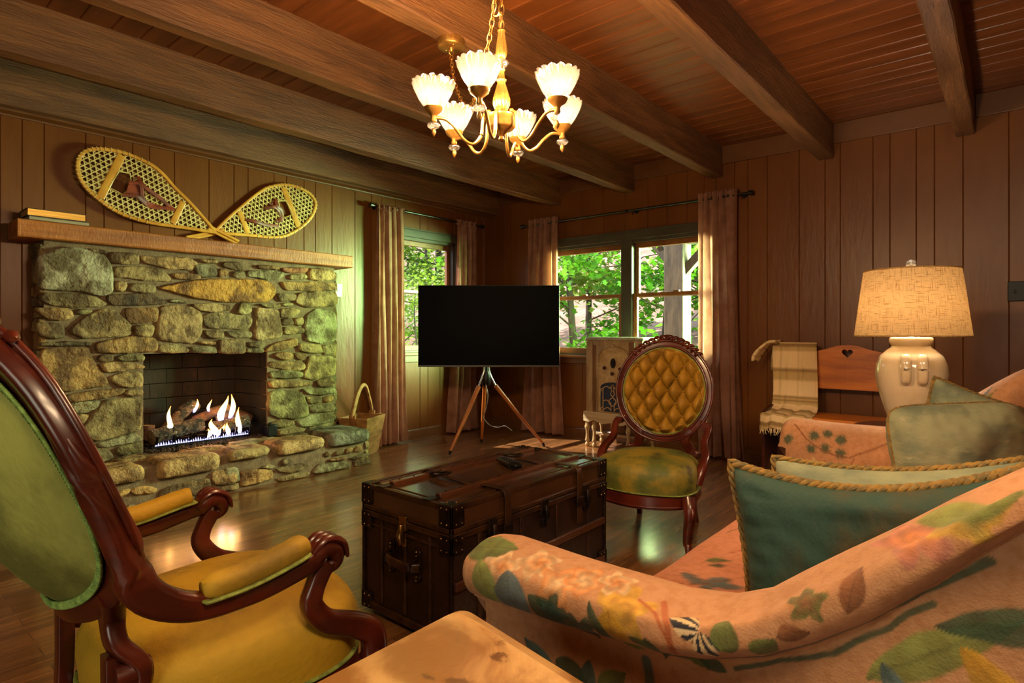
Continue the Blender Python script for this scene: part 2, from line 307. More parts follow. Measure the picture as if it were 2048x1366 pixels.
SHOE={'o1':[(1979,1893),(1803,2077),(1691,2177),(1610,2262),(1532,2315),(1430,2347),(1342,2363),(1252,2359),(1192,2347),(1137,2316),(1106,2266),(1098,2211),(1106,2149),(1137,2090),(1183,2039),(1247,1990),(1313,1951),(1400,1920),(1532,1899),(1691,1895),(1832,1892),(1979,1887)],'t1':[(1931,1918),(2010,1885),(2153,1829)],'b1':[(1351,2343),(1224,2025),(1747,2085),(1675,1913)],'h1':[(1332,2227),(1400,2225),(1415,2131),(1356,2070),(1275,2105)],'s1':[(1390,2155),(1460,2157),(1480,2058),(1563,2025),(1686,2016),(1356,2065),(1430,2072),(1480,2041),(1532,2015),(1610,2016),(1445,2211),(1480,2149),(1584,2087),(1681,2015)],'o2':[(1988,1901),(2086,2015),(2209,2141),(2303,2232),(2392,2306),(2485,2350),(2561,2371),(2652,2376),(2745,2359),(2813,2328),(2855,2272),(2848,2202),(2799,2113),(2711,2026),(2612,1958),(2535,1925),(2423,1908),(2303,1905),(2164,1899),(2042,1892),(1988,1888)],'t2':[(2053,1910),(1930,1869),(1772,1818)],'b2':[(2554,2348),(2695,2030),(2181,2085),(2250,1918)],'h2':[(2504,2225),(2574,2237),(2638,2132),(2561,2090),(2523,2151)],'s2':[(2479,2239),(2485,2175),(2529,2152),(2542,2082),(2485,2050),(2386,2135),(2454,2164),(2504,2148),(2535,2093),(2504,2046),(2232,2025),(2303,2018),(2392,2007),(2516,2012)]}
# ---------------------------------------------------------------- floor material + structure
def struct(o, n=None): o['kind'] = 'structure'; return o
def plank_mat():
    m = bpy.data.materials.new('floor_planks'); m.use_nodes = True; nt = m.node_tree; N = nt.nodes; L = nt.links; b = N['Principled BSDF']; b.inputs['Coat Weight'].default_value = 1; b.inputs['Coat Roughness'].default_value = .15
    tc = N.new('ShaderNodeTexCoord'); mp = N.new('ShaderNodeMapping'); mp.inputs['Rotation'].default_value = (0, 0, R(90)); L.new(tc.outputs['Object'], mp.inputs[0])
    br = N.new('ShaderNodeTexBrick'); br.offset = .37; br.inputs['Scale'].default_value = 1; br.inputs['Brick Width'].default_value = 1.35; br.inputs['Row Height'].default_value = .082
    br.inputs['Mortar Size'].default_value = .0012; br.inputs['Mortar Smooth'].default_value = .1; br.inputs['Bias'].default_value = 0
    br.inputs['Color1'].default_value = lin('96653a'); br.inputs['Color2'].default_value = lin('6e4724'); br.inputs['Mortar'].default_value = lin('20120a'); L.new(mp.outputs[0], br.inputs[0])
    m2 = N.new('ShaderNodeMapping'); m2.inputs['Scale'].default_value = (14, 1.1, 1); L.new(tc.outputs['Object'], m2.inputs[0])
    n = N.new('ShaderNodeTexNoise'); n.inputs['Scale'].default_value = 2.2; n.inputs['Detail'].default_value = 7; n.inputs['Roughness'].default_value = .7; n.inputs['Distortion'].default_value = .9; L.new(m2.outputs[0], n.inputs[0])
    r = N.new('ShaderNodeMapRange'); r.inputs[1].default_value = .38; r.inputs[2].default_value = .68; L.new(n.outputs[0], r.inputs[0])
    x = N.new('ShaderNodeMix'); x.data_type = 'RGBA'; x.blend_type = 'MULTIPLY'; L.new(r.outputs[0], x.inputs[0]); L.new(br.outputs[0], x.inputs[6]); x.inputs[7].default_value = (.30, .25, .21, 1)
    L.new(x.outputs[2], b.inputs['Base Color'])
    rr = N.new('ShaderNodeMapRange'); rr.inputs[3].default_value = .2; rr.inputs[4].default_value = .38; L.new(n.outputs[0], rr.inputs[0]); L.new(rr.outputs[0], b.inputs['Roughness'])
    bp = N.new('ShaderNodeBump'); bp.inputs['Strength'].default_value = .25; bp.inputs['Distance'].default_value = .002; L.new(br.outputs['Fac'], bp.inputs['Height']); bp.invert = True
    L.new(bp.outputs[0], b.inputs['Normal']); return m
X0, Y1, ZC = -4.76, 5.21, 2.765
X1, Y0 = 2.3, -2.2
f = MB().b2(X0 - .1, X1 + .1, Y0 - .1, Y1 + .1, -.08, 0).build('floor', plank_mat()); struct(f)
# vertical board walls with grooves; openings are (u0,u1,z0,z1)
def board_wall(name, axis, pos, out, edges, z0, z1, holes, mt):
    mb = MB(); g = .0045
    es = sorted(set(edges + [h[0] for h in holes] + [h[1] for h in holes])); real = set(edges)
    for a, b in zip(es[:-1], es[1:]):
        mid = (a + b) / 2; segs = [(z0, z1)]
        for h in holes:
            if h[0] < mid < h[1]:
                ns = []
                for s0, s1 in segs:
                    if h[2] > s0: ns.append((s0, min(s1, h[2])))
                    if h[3] < s1: ns.append((max(s0, h[3]), s1))
                segs = [q for q in ns if q[1] - q[0] > .001]
        for s0, s1 in segs:
            ga = g if a in real else 0; gb = g if b in real else 0
            # profile across the board in (u, depth)
            pf = [(a, -.006 if ga else 0), (a + ga, 0), (b - gb, 0), (b, -.006 if gb else 0), (b, -.12), (a, -.12)]
            pf = [(u, pos + out * d) for u, d in pf]
            if axis == 'y': pts = [(d, u) for u, d in pf]
            else: pts = [(u, d) for u, d in pf]
            mb.prism(pts, s0, s1, 'z')
    return struct(mb.build(name, mt))
def edges_fill(vals, lo, hi, seed=3):
    rn = random.Random(seed); out = [lo]; vals = sorted(v for v in vals if lo < v < hi)
    for v in vals + [hi]:
        while v - out[-1] > .36: out.append(out[-1] + rn.choice([.12, .17, .23, .2]))
        if v - out[-1] > .03: out.append(v)
    if out[-1] != hi: out[-1] = hi
    return out
GL = [.715, .821, .932, 1.155, 1.261, 1.433, 1.541, 1.708, 1.955, 2.148, 2.262, 2.484, 2.597, 2.761, 2.873, 3.041, 3.289, 3.478, 3.6, 4.095, 4.206, 4.379, 4.6, 4.78, 4.95, 5.08]
GB = [-4.535, -4.419, -4.254, -3.8, -3.457, -3.2, -2.95, -2.7, -2.5, -2.3, -2.137, -2.028, -1.863, -1.749, -1.587, -1.335, -1.143, -1.034, -.812, -.702, -.538, -.429, -.265, -.018]
W1 = (3.72, 4.60, .90, 2.10); W2 = (-3.93, -1.93, .87, 2.03)
FB = (1.443, 2.331, .27, .955)
board_wall('wall_left', 'y', X0, 1, edges_fill(GL, Y0 - .1, Y1 + .1), 0, ZC, [W1, (.89, 2.95, 0, 1.68)], m_wall)
board_wall('wall_back', 'x', Y1, -1, edges_fill(GB, X0 - .1, X1 + .1), 0, ZC, [W2], m_wall)
board_wall('wall_right', 'y', X1, -1, edges_fill([], Y0 - .1, Y1 + .1, 5), 0, ZC, [], m_wall)
board_wall('wall_front', 'x', Y0, 1, edges_fill([], X0 - .1, X1 + .1, 6), 0, ZC, [], m_wall)
# ceiling boards run along X, chamfered joints
cb = MB(); y = Y0
while y < Y1:
    y2 = min(y + .14, Y1 + .1)
    pf = [(y, .006), (y + .007, 0), (y2 - .007, 0), (y2, .006), (y2, .05), (y, .05)]
    cb.add([(X0 - .1, a, ZC + b) for a, b in pf] + [(X1 + .1, a, ZC + b) for a, b in pf], [(0, 1, 2, 3, 4, 5), (11, 10, 9, 8, 7, 6)] + [(i, (i + 1) % 6, 6 + (i + 1) % 6, 6 + i) for i in range(6)]); y = y2
struct(cb.build('ceiling', m_ceil))
# beams
def beam(i, xa, xb, zb=2.495, ya=Y0, yb=Y1, seed=0):
    mb = MB(); n = 60; rs = []
    for k in range(n + 1):
        yy = lerp(ya, yb, k / n)
        j = [.006 * mnoise.noise(Vector((seed * 9 + q * 3.1, yy * 2.3, 0))) + .003 * mnoise.noise(Vector((seed * 9 + q * 3.1, yy * 11, 4))) for q in range(4)]
        c = .008
        rs.append([(xa + j[0], yy, ZC + .01), (xa + j[0], yy, zb + c + j[1]), (xa + c + j[0], yy, zb + j[1]), (xb - c + j[2], yy, zb + j[3]), (xb + j[2], yy, zb + c + j[3]), (xb + j[2], yy, ZC + .01)])
    mb.rings(rs)
    return struct(mb.build('trim_%d' % i, m_beam))
for i, (a, b) in enumerate([(-3.858, -3.742), (-2.956, -2.842), (-2.076, -1.964), (-1.194, -1.08), (-.308, -.196), (.575, .69), (1.46, 1.575)]): beam(i + 1, a, b, seed=i)
beam(8, X0, -4.632, seed=11)
# frieze board on the back wall between beams, small moulding under the half beam on the left wall
fr = MB(); xs = [-4.632, -3.858, -3.742, -2.956, -2.842, -2.076, -1.964, -1.194, -1.08, -.308, -.196, .575, .69, 1.46, 1.575, X1]
for a, b in zip(xs[::2], xs[1::2]): fr.b2(a, b, Y1 - .022, Y1, 2.606, ZC)
struct(fr.build('trim_9', m_trim, bevel=.004))
struct(MB().sweep([(X0, Y0, 2.47), (X0, Y1, 2.47)], [(0, .03), (0, -.012), (.014, -.012), (.018, -.002), (.05, .012), (.05, .03)]).build('trim_10', m_trim))
# baseboards
def base(name, a, b, inw):
    struct(MB().sweep([a, b], [(0, 0), (0, .102), (.008 * inw, .102), (.016 * inw, .09), (.018 * inw, 0)], up=(0, 0, 1)).build(name, m_trim))
base('baseboard_left', (X0, 3.0, 0), (X0, Y1, 0), 1)
base('baseboard_left', (X0, Y0, 0), (X0, .9, 0), 1)
base('baseboard_back', (X1, Y1, 0), (X0, Y1, 0), -1)
base('baseboard_right', (X1, Y0, 0), (X1, Y1, 0), -1)
base('baseboard_front', (X0, Y0, 0), (X1, Y0, 0), -1)
# panel under windows: rail
struct(MB().b2(-4.0, -1.87, Y1 - .02, Y1, .78, .865).build('trim_11', m_trim, bevel=.004))
struct(MB().b2(X0, X0 + .02, 3.65, 4.67, .80, .895).build('trim_12', m_trim, bevel=.004))

# windows ---------------------------------------------------
def window(idx, axis, pos, inw, u0, u1, z0, z1, units, zmeet):
    """inw: +1/-1 direction into the room along the normal axis"""
    root = bpy.data.objects.new('window_%d' % idx, None); C.objects.link(root); struct(root)
    def bx(mb, a, b, c, d, e, f):  # u, depth(into room +), z
        da, db = pos + inw * c, pos + inw * d
        if axis == 'x': mb.b2(a, b, min(da, db), max(da, db), e, f)
        else: mb.b2(min(da, db), max(da, db), a, b, e, f)
    cas = MB(); w = .075
    bx(cas, u0 - w, u0, 0, .022, z0, z1 + w); bx(cas, u1, u1 + w, 0, .022, z0, z1 + w); bx(cas, u0 - w - .02, u1 + w + .02, 0, .028, z1, z1 + w)
    bx(cas, u0 - w - .02, u1 + w + .02, 0, .034, z1 + w, z1 + w + .016)
    cas.build('casing', m_casing, root, bevel=.003)
    sl = MB(); bx(sl, u0 - w - .03, u1 + w + .03, -.02, .05, z0 - .028, z0); sl.build('sill', m_wframe, root, bevel=.004)
    jb = MB(); bx(jb, u0, u0 + .03, -.12, 0, z0, z1); bx(jb, u1 - .03, u1, -.12, 0, z0, z1); bx(jb, u0, u1, -.12, 0, z1 - .03, z1); bx(jb, u0, u1, -.12, 0, z0, z0 + .02)
    n = len(units)
    for a, b in zip(units[:-1], units[1:]): bx(jb, a[1], b[0], -.12, .018, z0, z1)
    jb.build('jamb', m_casing, root, bevel=.002)
    for a, b in units:
        a += .03 if a == u0 else 0; b -= .03 if b == u1 else 0
        for nm, zl, zh, d in (('upper_sash', zmeet - .02, z1 - .03, -.085), ('lower_sash', z0 + .02, zmeet + .02, -.045)):
            s = MB(); q = .042; t = .034
            bx(s, a, a + q, d, d + t, zl, zh); bx(s, b - q, b, d, d + t, zl, zh); bx(s, a + q, b - q, d, d + t, zl, zl + (q if nm[0] == 'u' else .055)); bx(s, a + q, b - q, d, d + t, zh - (.05 if nm[0] == 'u' else .035), zh)
            so = s.build(nm, m_wframe, root, bevel=.003)
            g = MB(); bx(g, a + q, b - q, d + t / 2 - .002, d + t / 2 + .002, zl + .03, zh - .03); g.build('pane', m_glass1 if idx == 1 else m_glass, so)
        lk = MB(); m_ = (a + b) / 2; bx(lk, m_ - .03, m_ + .03, -.03, -.005, zmeet + .02, zmeet + .032); lk.build('sash_lock', m_brass, root)
    return root
window(1, 'y', X0, 1, W1[0], W1[1], W1[2], W1[3], [(W1[0], W1[1])], 1.535)
window(2, 'x', Y1, -1, W2[0], W2[1], W2[2], W2[3], [(W2[0], -2.985), (-2.865, W2[1])], 1.478)

# wall plates
t = thing('thermostat', 'small white wall plate beside the top right of the stone fireplace', 'thermostat', (X0, 3.10, 1.50))
MB().b2(0, .02, -.035, .035, -.06, .06).build('cover', m_white, t, bevel=.004)
MB().b2(.02, .026, -.02, .02, -.012, .03).build('switch_paddle', m_white, t, bevel=.002)
t = thing('switch_plate', 'black wide switch plate with toggles on the brown wall at the right edge', 'light switch', (.09, Y1, 1.39))
MB().b2(-.115, .115, -.012, 0, -.067, .067).build('plate', m_black, t, bevel=.004)
for k in range(4): MB().b2(-.082 + k * .052, -.072 + k * .052, -.026, -.01, -.012, .012).build('toggle', m_black, t, bevel=.002)
t = thing('power_outlet', 'dark outlet plate low on the brown wall behind the tripod stand', 'outlet', (-4.13, Y1, .34))
MB().b2(-.04, .04, -.01, 0, -.06, .06).build('plate', m_black, t, bevel=.003)
for k in (-1, 1): MB().lathe([(.015, 0), (.015, .004)], m=Matrix.Rotation(R(90), 3, 'X'), c=(0, -.01, k * .025), n=12).build('socket', m_iron, t)
# ---------------------------------------------------------------- fireplace
m_stone = mat('fieldstone', None, '8d8a6a', '5a4a34', ns=7, rough=.8, bump=.9, bs=28, tint=True, lo=.42, hi=.6, lo3=.56, hi3=.68, ns3=16) if False else mat('fieldstone', 'ffffff', '94846a', (1.55, 1.5, 1.3), ns=7, rough=.75, bump=1, bs=26, bd=.03, tint=True, lo=.40, hi=.60, lo3=.60, hi3=.68, ns3=30)
m_mortar = mat('mortar', '7c684c', '66533c', ns=20, rough=.95, bump=.7, bs=70)
m_soot = mat('sooty_brick', '20140d', '0d0805', '4a2a18', ns=4, stretch=(1, 2.2, .8), rough=.85, bump=.5, bs=25, lo=.38, hi=.58, lo3=.62, hi3=.78)
PAL = ['9c8452', 'aa8c58', '8c7448', 'b0965e', '948050', 'a47e44', 'b4925a', '84734a', '968a56', 'ac864a', '9a926a', '8a7850']
def stone(mb, pts, tov, dep, seed, col, nrm_noise=.014):
    """pts: outline (a,b); tov(a,b,d)->world; dep: proud depth"""
    rn = random.Random(seed)
    P = [Vector((a, b, 0)) for a, b in pts]; ar = 0
    cx = sum(p.x for p in P) / len(P); cy = sum(p.y for p in P) / len(P); c = Vector((cx, cy, 0))
    # resample edges
    Q = []
    for i, p in enumerate(P):
        q = P[(i + 1) % len(P)]; L = (q - p).length; k = max(2, int(L / .022))
        for j in range(k):
            t = j / k; v = p.lerp(q, t); Q.append(v)
    # corner rounding
    n = len(Q); Q = [(Q[i - 1] + Q[i] * 2 + Q[(i + 1) % n]) / 4 for i in range(n)]
    Q = [v + .006 * mnoise.noise_vector(Vector((v.x * 20, v.y * 20, seed * .7))) for v in Q]
    for v in Q: v.z = 0
    w = min(max(p.x for p in P) - min(p.x for p in P), max(p.y for p in P) - min(p.y for p in P))
    ins = [(-.007, -.02), (-.008, dep * .7), (min(.003, w * .08), dep * .96), (min(.014, w * .2), dep * 1.0)]
    rings = []
    so = rn.random() * 50
    tiltx, tilty = rn.uniform(-.04, .04), rn.uniform(-.05, .05)
    def pt(v, d):
        z = d + (nrm_noise * mnoise.noise(Vector((v.x * 9 + so, v.y * 9, so))) + nrm_noise * .5 * mnoise.noise(Vector((v.x * 28 + so, v.y * 28, 3)))) * (1 if d > 0 else 0)
        z += ((v.x - cx) * tiltx + (v.y - cy) * tilty) * (1 if d > 0 else 0)
        return tov(v.x, v.y, z)
    for a, d in ins:
        r = []
        for v in Q:
            L = (v - c).length; u = c + (v - c) * max(.05, (L - a) / max(L, 1e-4)); r.append(pt(u, d))
        rings.append(r)
    for k in (.72, .45, .2):
        r = []
        for v in Q:
            L = (v - c).length; u = c + (v - c) * max(.05, (L - ins[-1][0]) / max(L, 1e-4)) * k; r.append(pt(u, dep * (1 + .06 * (1 - k))))
        rings.append(r)
    mb.rings(rings, cap0=False, col=col)
def inside_poly(p, poly):
    x, y = p; c = False
    for i in range(len(poly)):
        (x1, y1), (x2, y2) = poly[i], poly[i - 1]
        if (y1 > y) != (y2 > y) and x < (x2 - x1) * (y - y1) / (y2 - y1) + x1: c = not c
    return c
def scol(i):
    rn = random.Random(i * 13 + 5); c = lin(PAL[rn.randrange(len(PAL))]); k = rn.uniform(.8, 1.15); return tuple(x * k for x in c[:3])
fp = thing('fireplace', 'rustic fieldstone fireplace with a raised stone hearth and burning gas logs inside', 'fireplace', (-4.5, 1.9, 0))
XF = -4.575
st = MB()
for i, p in enumerate(FACE):
    a = [(q[0] / 1000, q[1] / 1000) for q in p]
    c = scol(i)
    if i == 20: c = lin('b5842e')[:3]
    if i == 0: c = lin('a39c7c')[:3]
    if i == 44: c = lin('a58a5c')[:3]
    if i in (9,): c = lin('5c4526')[:3]
    if i == 33: c = lin('9a6238')[:3]
    rn = random.Random(i)
    stone(st, a, lambda u, v, d: (XF + d, u, v), rn.uniform(.022, .04), i, c)
# return side of the breast, left end and right end
rn = random.Random(4)
for yy, sg in ((.885, -1), (2.955, 1)):
    z = .02
    while z < 1.64:
        h = rn.uniform(.05, .17); h = min(h, 1.675 - z)
        stone(st, [(X0 + .01, z + .005), (XF - .005, z + .005), (XF - .005, z + h - .008), (X0 + .01, z + h - .008)], lambda u, v, d: (u, yy + sg * d, v), .02, int(z * 999), scol(int(z * 991)))
        z += h
st.build('stonework', m_stone, fp, world=True, smooth=True)
mo = MB(); e = (.885, 2.955)
mo.b2(X0 - .1, XF, e[0] + .01, FB[0], .0, 1.685); mo.b2(X0 - .1, XF, FB[1], e[1] - .01, .0, 1.685); mo.b2(X0 - .1, XF, FB[0], FB[1], FB[3] + .01, 1.685); mo.b2(X0 - .1, XF, FB[0], FB[1], 0, .27)
mo.build('mortar', m_mortar, fp, world=True)
# firebox lined with brick courses
fb = MB(); XB = -5.02
y0, y1, z0, z1 = FB; yb0, yb1 = y0 + .07, y1 - .06
def brickwall(mb, A, B, nrm, z0, z1, seed):
    A = Vector(A); B = Vector(B); L = (B - A).length; t = (B - A) / L; N_ = Vector(nrm); z = z0; row = 0
    while z < z1 - .01:
        h = .112; u = -.115 * (row % 2)
        while u < L:
            a = max(u, 0) + .002; b = min(u + .23, L) - .002
            if b - a > .01:
                o = .004 * mnoise.noise(Vector((u * 7, z * 9, seed)))
                p, q = A + t * a, A + t * b
                vs = []
                for zz in (z + .003, min(z + h, z1) - .003):
                    for r, k in ((p, -.03), (q, -.03), (q, o), (p, o)): w = r + N_ * k; vs.append((w.x, w.y, zz))
                mb.add(vs, [(3, 2, 1, 0), (4, 5, 6, 7), (0, 1, 5, 4), (1, 2, 6, 5), (2, 3, 7, 6), (3, 0, 4, 7)])
            u += .23
        z += h; row += 1
brickwall(fb, (XB, yb0, 0), (XB, yb1, 0), (1, 0, 0), z0, z1 + .1, 1)
brickwall(fb, (XF - .01, y0, 0), (XB, yb0, 0), (0, 1, 0), z0, z1 + .1, 2)
brickwall(fb, (XB, yb1, 0), (XF - .01, y1, 0), (0, -1, 0), z0, z1 + .1, 3)
fb.build('firebox_brick', m_soot, fp, world=True)
fc = MB(); fc.b2(XB - .05, XF - .01, y0 - .06, y1 + .06, z0 - .02, z0 + .005); fc.b2(XB - .05, XF - .02, y0 - .06, y1 + .06, z1 + .08, z1 + .12)
fc.b2(XB - .06, XB - .025, y0 - .06, y1 + .06, z0, z1 + .1); fc.b2(XB - .05, XF - .01, y0 - .06, y0 - .03, z0, z1 + .1); fc.b2(XB - .05, XF - .01, y1 + .03, y1 + .06, z0, z1 + .1)
fc.build('firebox_liner', mat('soot_black', '120c08', rough=.9), fp, world=True)
# hearth
hb = MB().b2(XF - .02, -4.16, .62, 2.99, 0, .262).build('hearth_core', m_mortar, fp, world=True)
hs = MB()
for i, p in enumerate(HFACE):
    a = [(q[0] / 1000, q[1] / 1000) for q in p]; a = [(u, max(.004, v)) for u, v in a]
    stone(hs, a, lambda u, v, d: (-4.165 + d, u, v), .03, i + 200, scol(i + 207))
def slab(mb, pts, zt, th, seed, col):
    """thick flat stone: outline in x,y"""
    P = [Vector((a, b, 0)) for a, b in pts]; Q = []
    for i, p in enumerate(P):
        q = P[(i + 1) % len(P)]; k = max(2, int((q - p).length / .03))
        for j in range(k): Q.append(p.lerp(q, j / k))
    n = len(Q)
    for _ in range(2): Q = [(Q[i - 1] + Q[i] * 2 + Q[(i + 1) % n]) / 4 for i in range(n)]
    c = sum(Q, Vector()) / n; rs = []
    for ins, z in ((.012, zt - th), (0, zt - th + .015), (-.004, zt - th * .5), (.004, zt - .02), (.02, zt - .004), (.05, zt), (.1, zt + .002)):
        r = []
        for v in Q:
            L = (v - c).length; u = c + (v - c) * max(.1, (L - ins) / L)
            u = u + .012 * mnoise.noise_vector(Vector((u.x * 7, u.y * 7, z * 9 + seed))); r.append((u.x, u.y, z + .008 * mnoise.noise(Vector((u.x * 8, u.y * 8, seed)))))
        rs.append(r)
    for k in (.6, .3):
        r = []
        for v in Q:
            u = c + (v - c) * k; r.append((u.x, u.y, zt + .003 + .01 * mnoise.noise(Vector((u.x * 8, u.y * 8, seed)))))
        rs.append(r)
    mb.rings(rs, col=col)
SL = [(.62, 1.02, .285, .10), (1.03, 1.335, .285, .09), (1.37, 1.79, .29, .11), (1.81, 2.14, .288, .065), (2.17, 2.585, .29, .085), (2.61, 3.02, .30, .10)]
for i, (a, b, zt, th) in enumerate(SL):
    xb = -4.45 if i != 3 else -4.40
    if i == 5: xb = -4.6
    slab(hs, [(-4.11, a + .01), (-4.105, (a + b) / 2), (-4.12, b - .01), (xb + .05, b - .03), (xb, (a + b) / 2), (xb + .03, a + .03)], zt, th, i * 3.1, scol(i + 55) if i != 5 else lin('77745f')[:3])
for i, (a, b) in enumerate([(.65, 1.2), (1.22, 1.6), (1.62, 1.95), (1.97, 2.35), (2.37, 2.62)]):
    slab(hs, [(-4.40, a), (-4.39, b), (-4.56, b), (-4.57, a)], .283, .04, i * 2.3 + 40, scol(i + 77))
# right end face of the hearth
for j, (za, zb) in enumerate([(.005, .07), (.075, .12), (.125, .19)]):
    for k in range(3): stone(hs, [(-4.56 + k * .14, za), (-4.43 + k * .14, za), (-4.43 + k * .14, zb), (-4.56 + k * .14, zb)], lambda u, v, d: (u, 2.99 + d, v), .02, j * 5 + k, scol(j * 7 + k))
rq = random.Random(31)
for k in range(26):
    y0_ = .66 + k * .092 + rq.uniform(-.01, .01); z0_ = rq.choice([.012, .075, .125]); ww = rq.uniform(.05, .085); hh = rq.uniform(.03, .05)
    cy_, cz_ = y0_ + ww / 2, z0_ + hh / 2
    if any(inside_poly((cy_ + ox, cz_ + oz), [(q[0] / 1000, q[1] / 1000) for q in p]) for p in HFACE for ox in (-.03, 0, .03) for oz in (-.015, 0, .015)): continue
    stone(hs, [(y0_, z0_), (y0_ + ww, z0_ + .006), (y0_ + ww - .008, z0_ + hh), (y0_ + .006, z0_ + hh - .004)], lambda u, v, d: (-4.165 + d, u, v), .026, k + 400, scol(k + 300))
hs.build('hearth_stones', m_stone, fp, world=True, smooth=True)

# mantel shelf
mt = MB(); rs = []
for k in range(41):
    yy = lerp(.754, 3.075, k / 40); j = [.004 * mnoise.noise(Vector((q * 4, yy * 3, 1))) + .002 * mnoise.noise(Vector((q * 4, yy * 14, 5))) for q in range(4)]
    x = -4.485
    rs.append([(X0 + .002, yy, 1.686), (x - .006 + j[0], yy, 1.686 + j[1]), (x + j[0], yy, 1.693 + j[1]), (x + j[2], yy, 1.786 + j[3]), (x - .006 + j[2], yy, 1.793), (X0 + .002, yy, 1.793)])
mt.rings(rs); o = mt.build('mantel_shelf', m_mantel); tag(o, 'long rough-sawn wooden mantel shelf above the stone fireplace', 'shelf')

# books lying on the mantel
def book(label, loc, rz, L, W, T, cover, pages, grp='old books on the mantel'):
    t = thing('book', label, 'book', loc, rz, grp)
    c = MB().b2(-L / 2, L / 2, -W / 2, W / 2, 0, .004).b2(-L / 2, L / 2, -W / 2, W / 2, T - .004, T)
    c.sweep([(-L / 2, -W / 2 + .003, T / 2), (L / 2, -W / 2 + .003, T / 2)], rrect(.01, T, .003)); c.build('cover', cover, t, bevel=.0015)
    MB().b2(-L / 2 + .006, L / 2 - .006, -W / 2 + .006, W / 2 - .005, .004, T - .004).build('pages', pages, t); return t
m_gilt = mat('gilt_pages', 'b99340', 'd8b865', ns=3, stretch=(1, 1, 60), rough=.35, metal=.6)
m_page = mat('aged_pages', 'a59a80', '8a7c60', ns=3, stretch=(1, 1, 60), rough=.8)
book('worn brown book with pale pages at the bottom of the pile on the mantel', (-4.612, .960, 1.7935), R(-88), .315, .21, .026, mat('brown_cloth', '5c4634', '42301f', ns=20, rough=.7), m_page)
book('old book with gilt page edges and tattered cover on top of the mantel pile', (-4.610, .950, 1.820), R(-90), .30, .205, .046, mat('worn_leather', '4a2f20', '33402c', '6b5a3c', ns=14, rough=.6), m_gilt)

# ---------------------------------------------------------------- gas logs
m_log = mat('charred_log', '4a3a2c', '0d0a08', 'a89a88', ns=22, rough=.85, bump=1, bs=40, bd=.03, lo=.46, hi=.54, lo3=.6, hi3=.68, ns3=55)
m_logend = mat('cut_log_end', '8a6a45', '5e4228', ns=10, rough=.8)
m_logbrown = mat('brown_log', '6a4a30', '33241a', ns=9, rough=.85, bump=1, bs=30, bd=.02)
t = thing('fire_grate', 'black iron log grate with curved front prongs inside the fireplace', 'grate', (-4.70, 1.85, .275))
g = MB()
for k in range(7):
    yy = 1.52 + k * .11; g.tube([(-4.86, yy, .325), (-4.60, yy, .325), (-4.555, yy, .335), (-4.535, yy, .39)], .009, 6)
g.tube([(-4.82, 1.48, .315), (-4.82, 2.22, .315)], .008, 6); g.tube([(-4.64, 1.48, .315), (-4.64, 2.22, .315)], .008, 6)
for yy in (1.5, 2.2):
    for xx in (-4.82, -4.64): g.tube([(xx, yy, .276), (xx, yy, .315)], .008, 6)
g.build('bars', m_iron, t, world=True, smooth=True)
MB().b2(-4.63, -4.60, 1.50, 2.20, .29, .312).build('burner_tube', m_iron, t, world=True, bevel=.003)
def log(label, pts, r, mt, seed, grp='gas logs in the firebox'):
    c = Vector(pts[0]); t = thing('gas_log', label, 'log', tuple(c), 0, grp)
    P = spline(pts, 6); n = len(P); mb = MB(); rs = []
    for i, p in enumerate(P):
        tt = (P[min(i + 1, n - 1)] - P[max(i - 1, 0)]).normalized(); u = (Vector((0, 0, 1)) - tt * tt.z).normalized(); w = tt.cross(u); ring = []
        for k in range(18):
            a = 2 * PI * k / 18; q = w * math.cos(a) + u * math.sin(a)
            rr = r * (1 + .16 * mnoise.noise(Vector((math.cos(a) * 2.5 + seed, math.sin(a) * 2.5, i * .5))) + .08 * mnoise.noise(Vector((math.cos(a) * 8 + seed, math.sin(a) * 8, i * 1.3))))
            ring.append(p + q * rr)
        rs.append(ring)
    mb.rings(rs, False, False); mb.build('bark', mt, t, world=True, smooth=True)
    for ring in (rs[0], rs[-1]):
        cc = sum(ring, Vector()) / 18; MB().add([cc] + ring, [(0, 1 + k, 1 + (k + 1) % 18) for k in range(18)]).build('cut_end', m_logend, t, world=True)
    return t
log('large charred front log lying across the left of the grate', [(-4.60, 1.50, .375), (-4.63, 1.66, .40), (-4.66, 1.86, .425)], .052, m_log, 1)
log('charred front log at the right end of the grate with flame in front', [(-4.67, 1.95, .38), (-4.64, 2.08, .40), (-4.63, 2.2, .41)], .05, m_log, 8)
log('brown split log leaning upright at the far right of the fire', [(-4.80, 2.02, .44), (-4.76, 2.14, .46), (-4.72, 2.26, .40)], .045, m_logbrown, 15)
log('hollow forked log standing at the rear left of the fire', [(-4.82, 1.66, .36), (-4.80, 1.74, .47), (-4.82, 1.84, .55), (-4.84, 1.88, .52)], .045, m_log, 22)
log('brown log slanting up over the centre of the fire', [(-4.80, 1.86, .43), (-4.76, 1.99, .49), (-4.74, 2.10, .52)], .036, m_logbrown, 29)
log('short log standing at the back left corner of the firebox', [(-4.84, 1.55, .30), (-4.84, 1.56, .43)], .042, m_logbrown, 36)
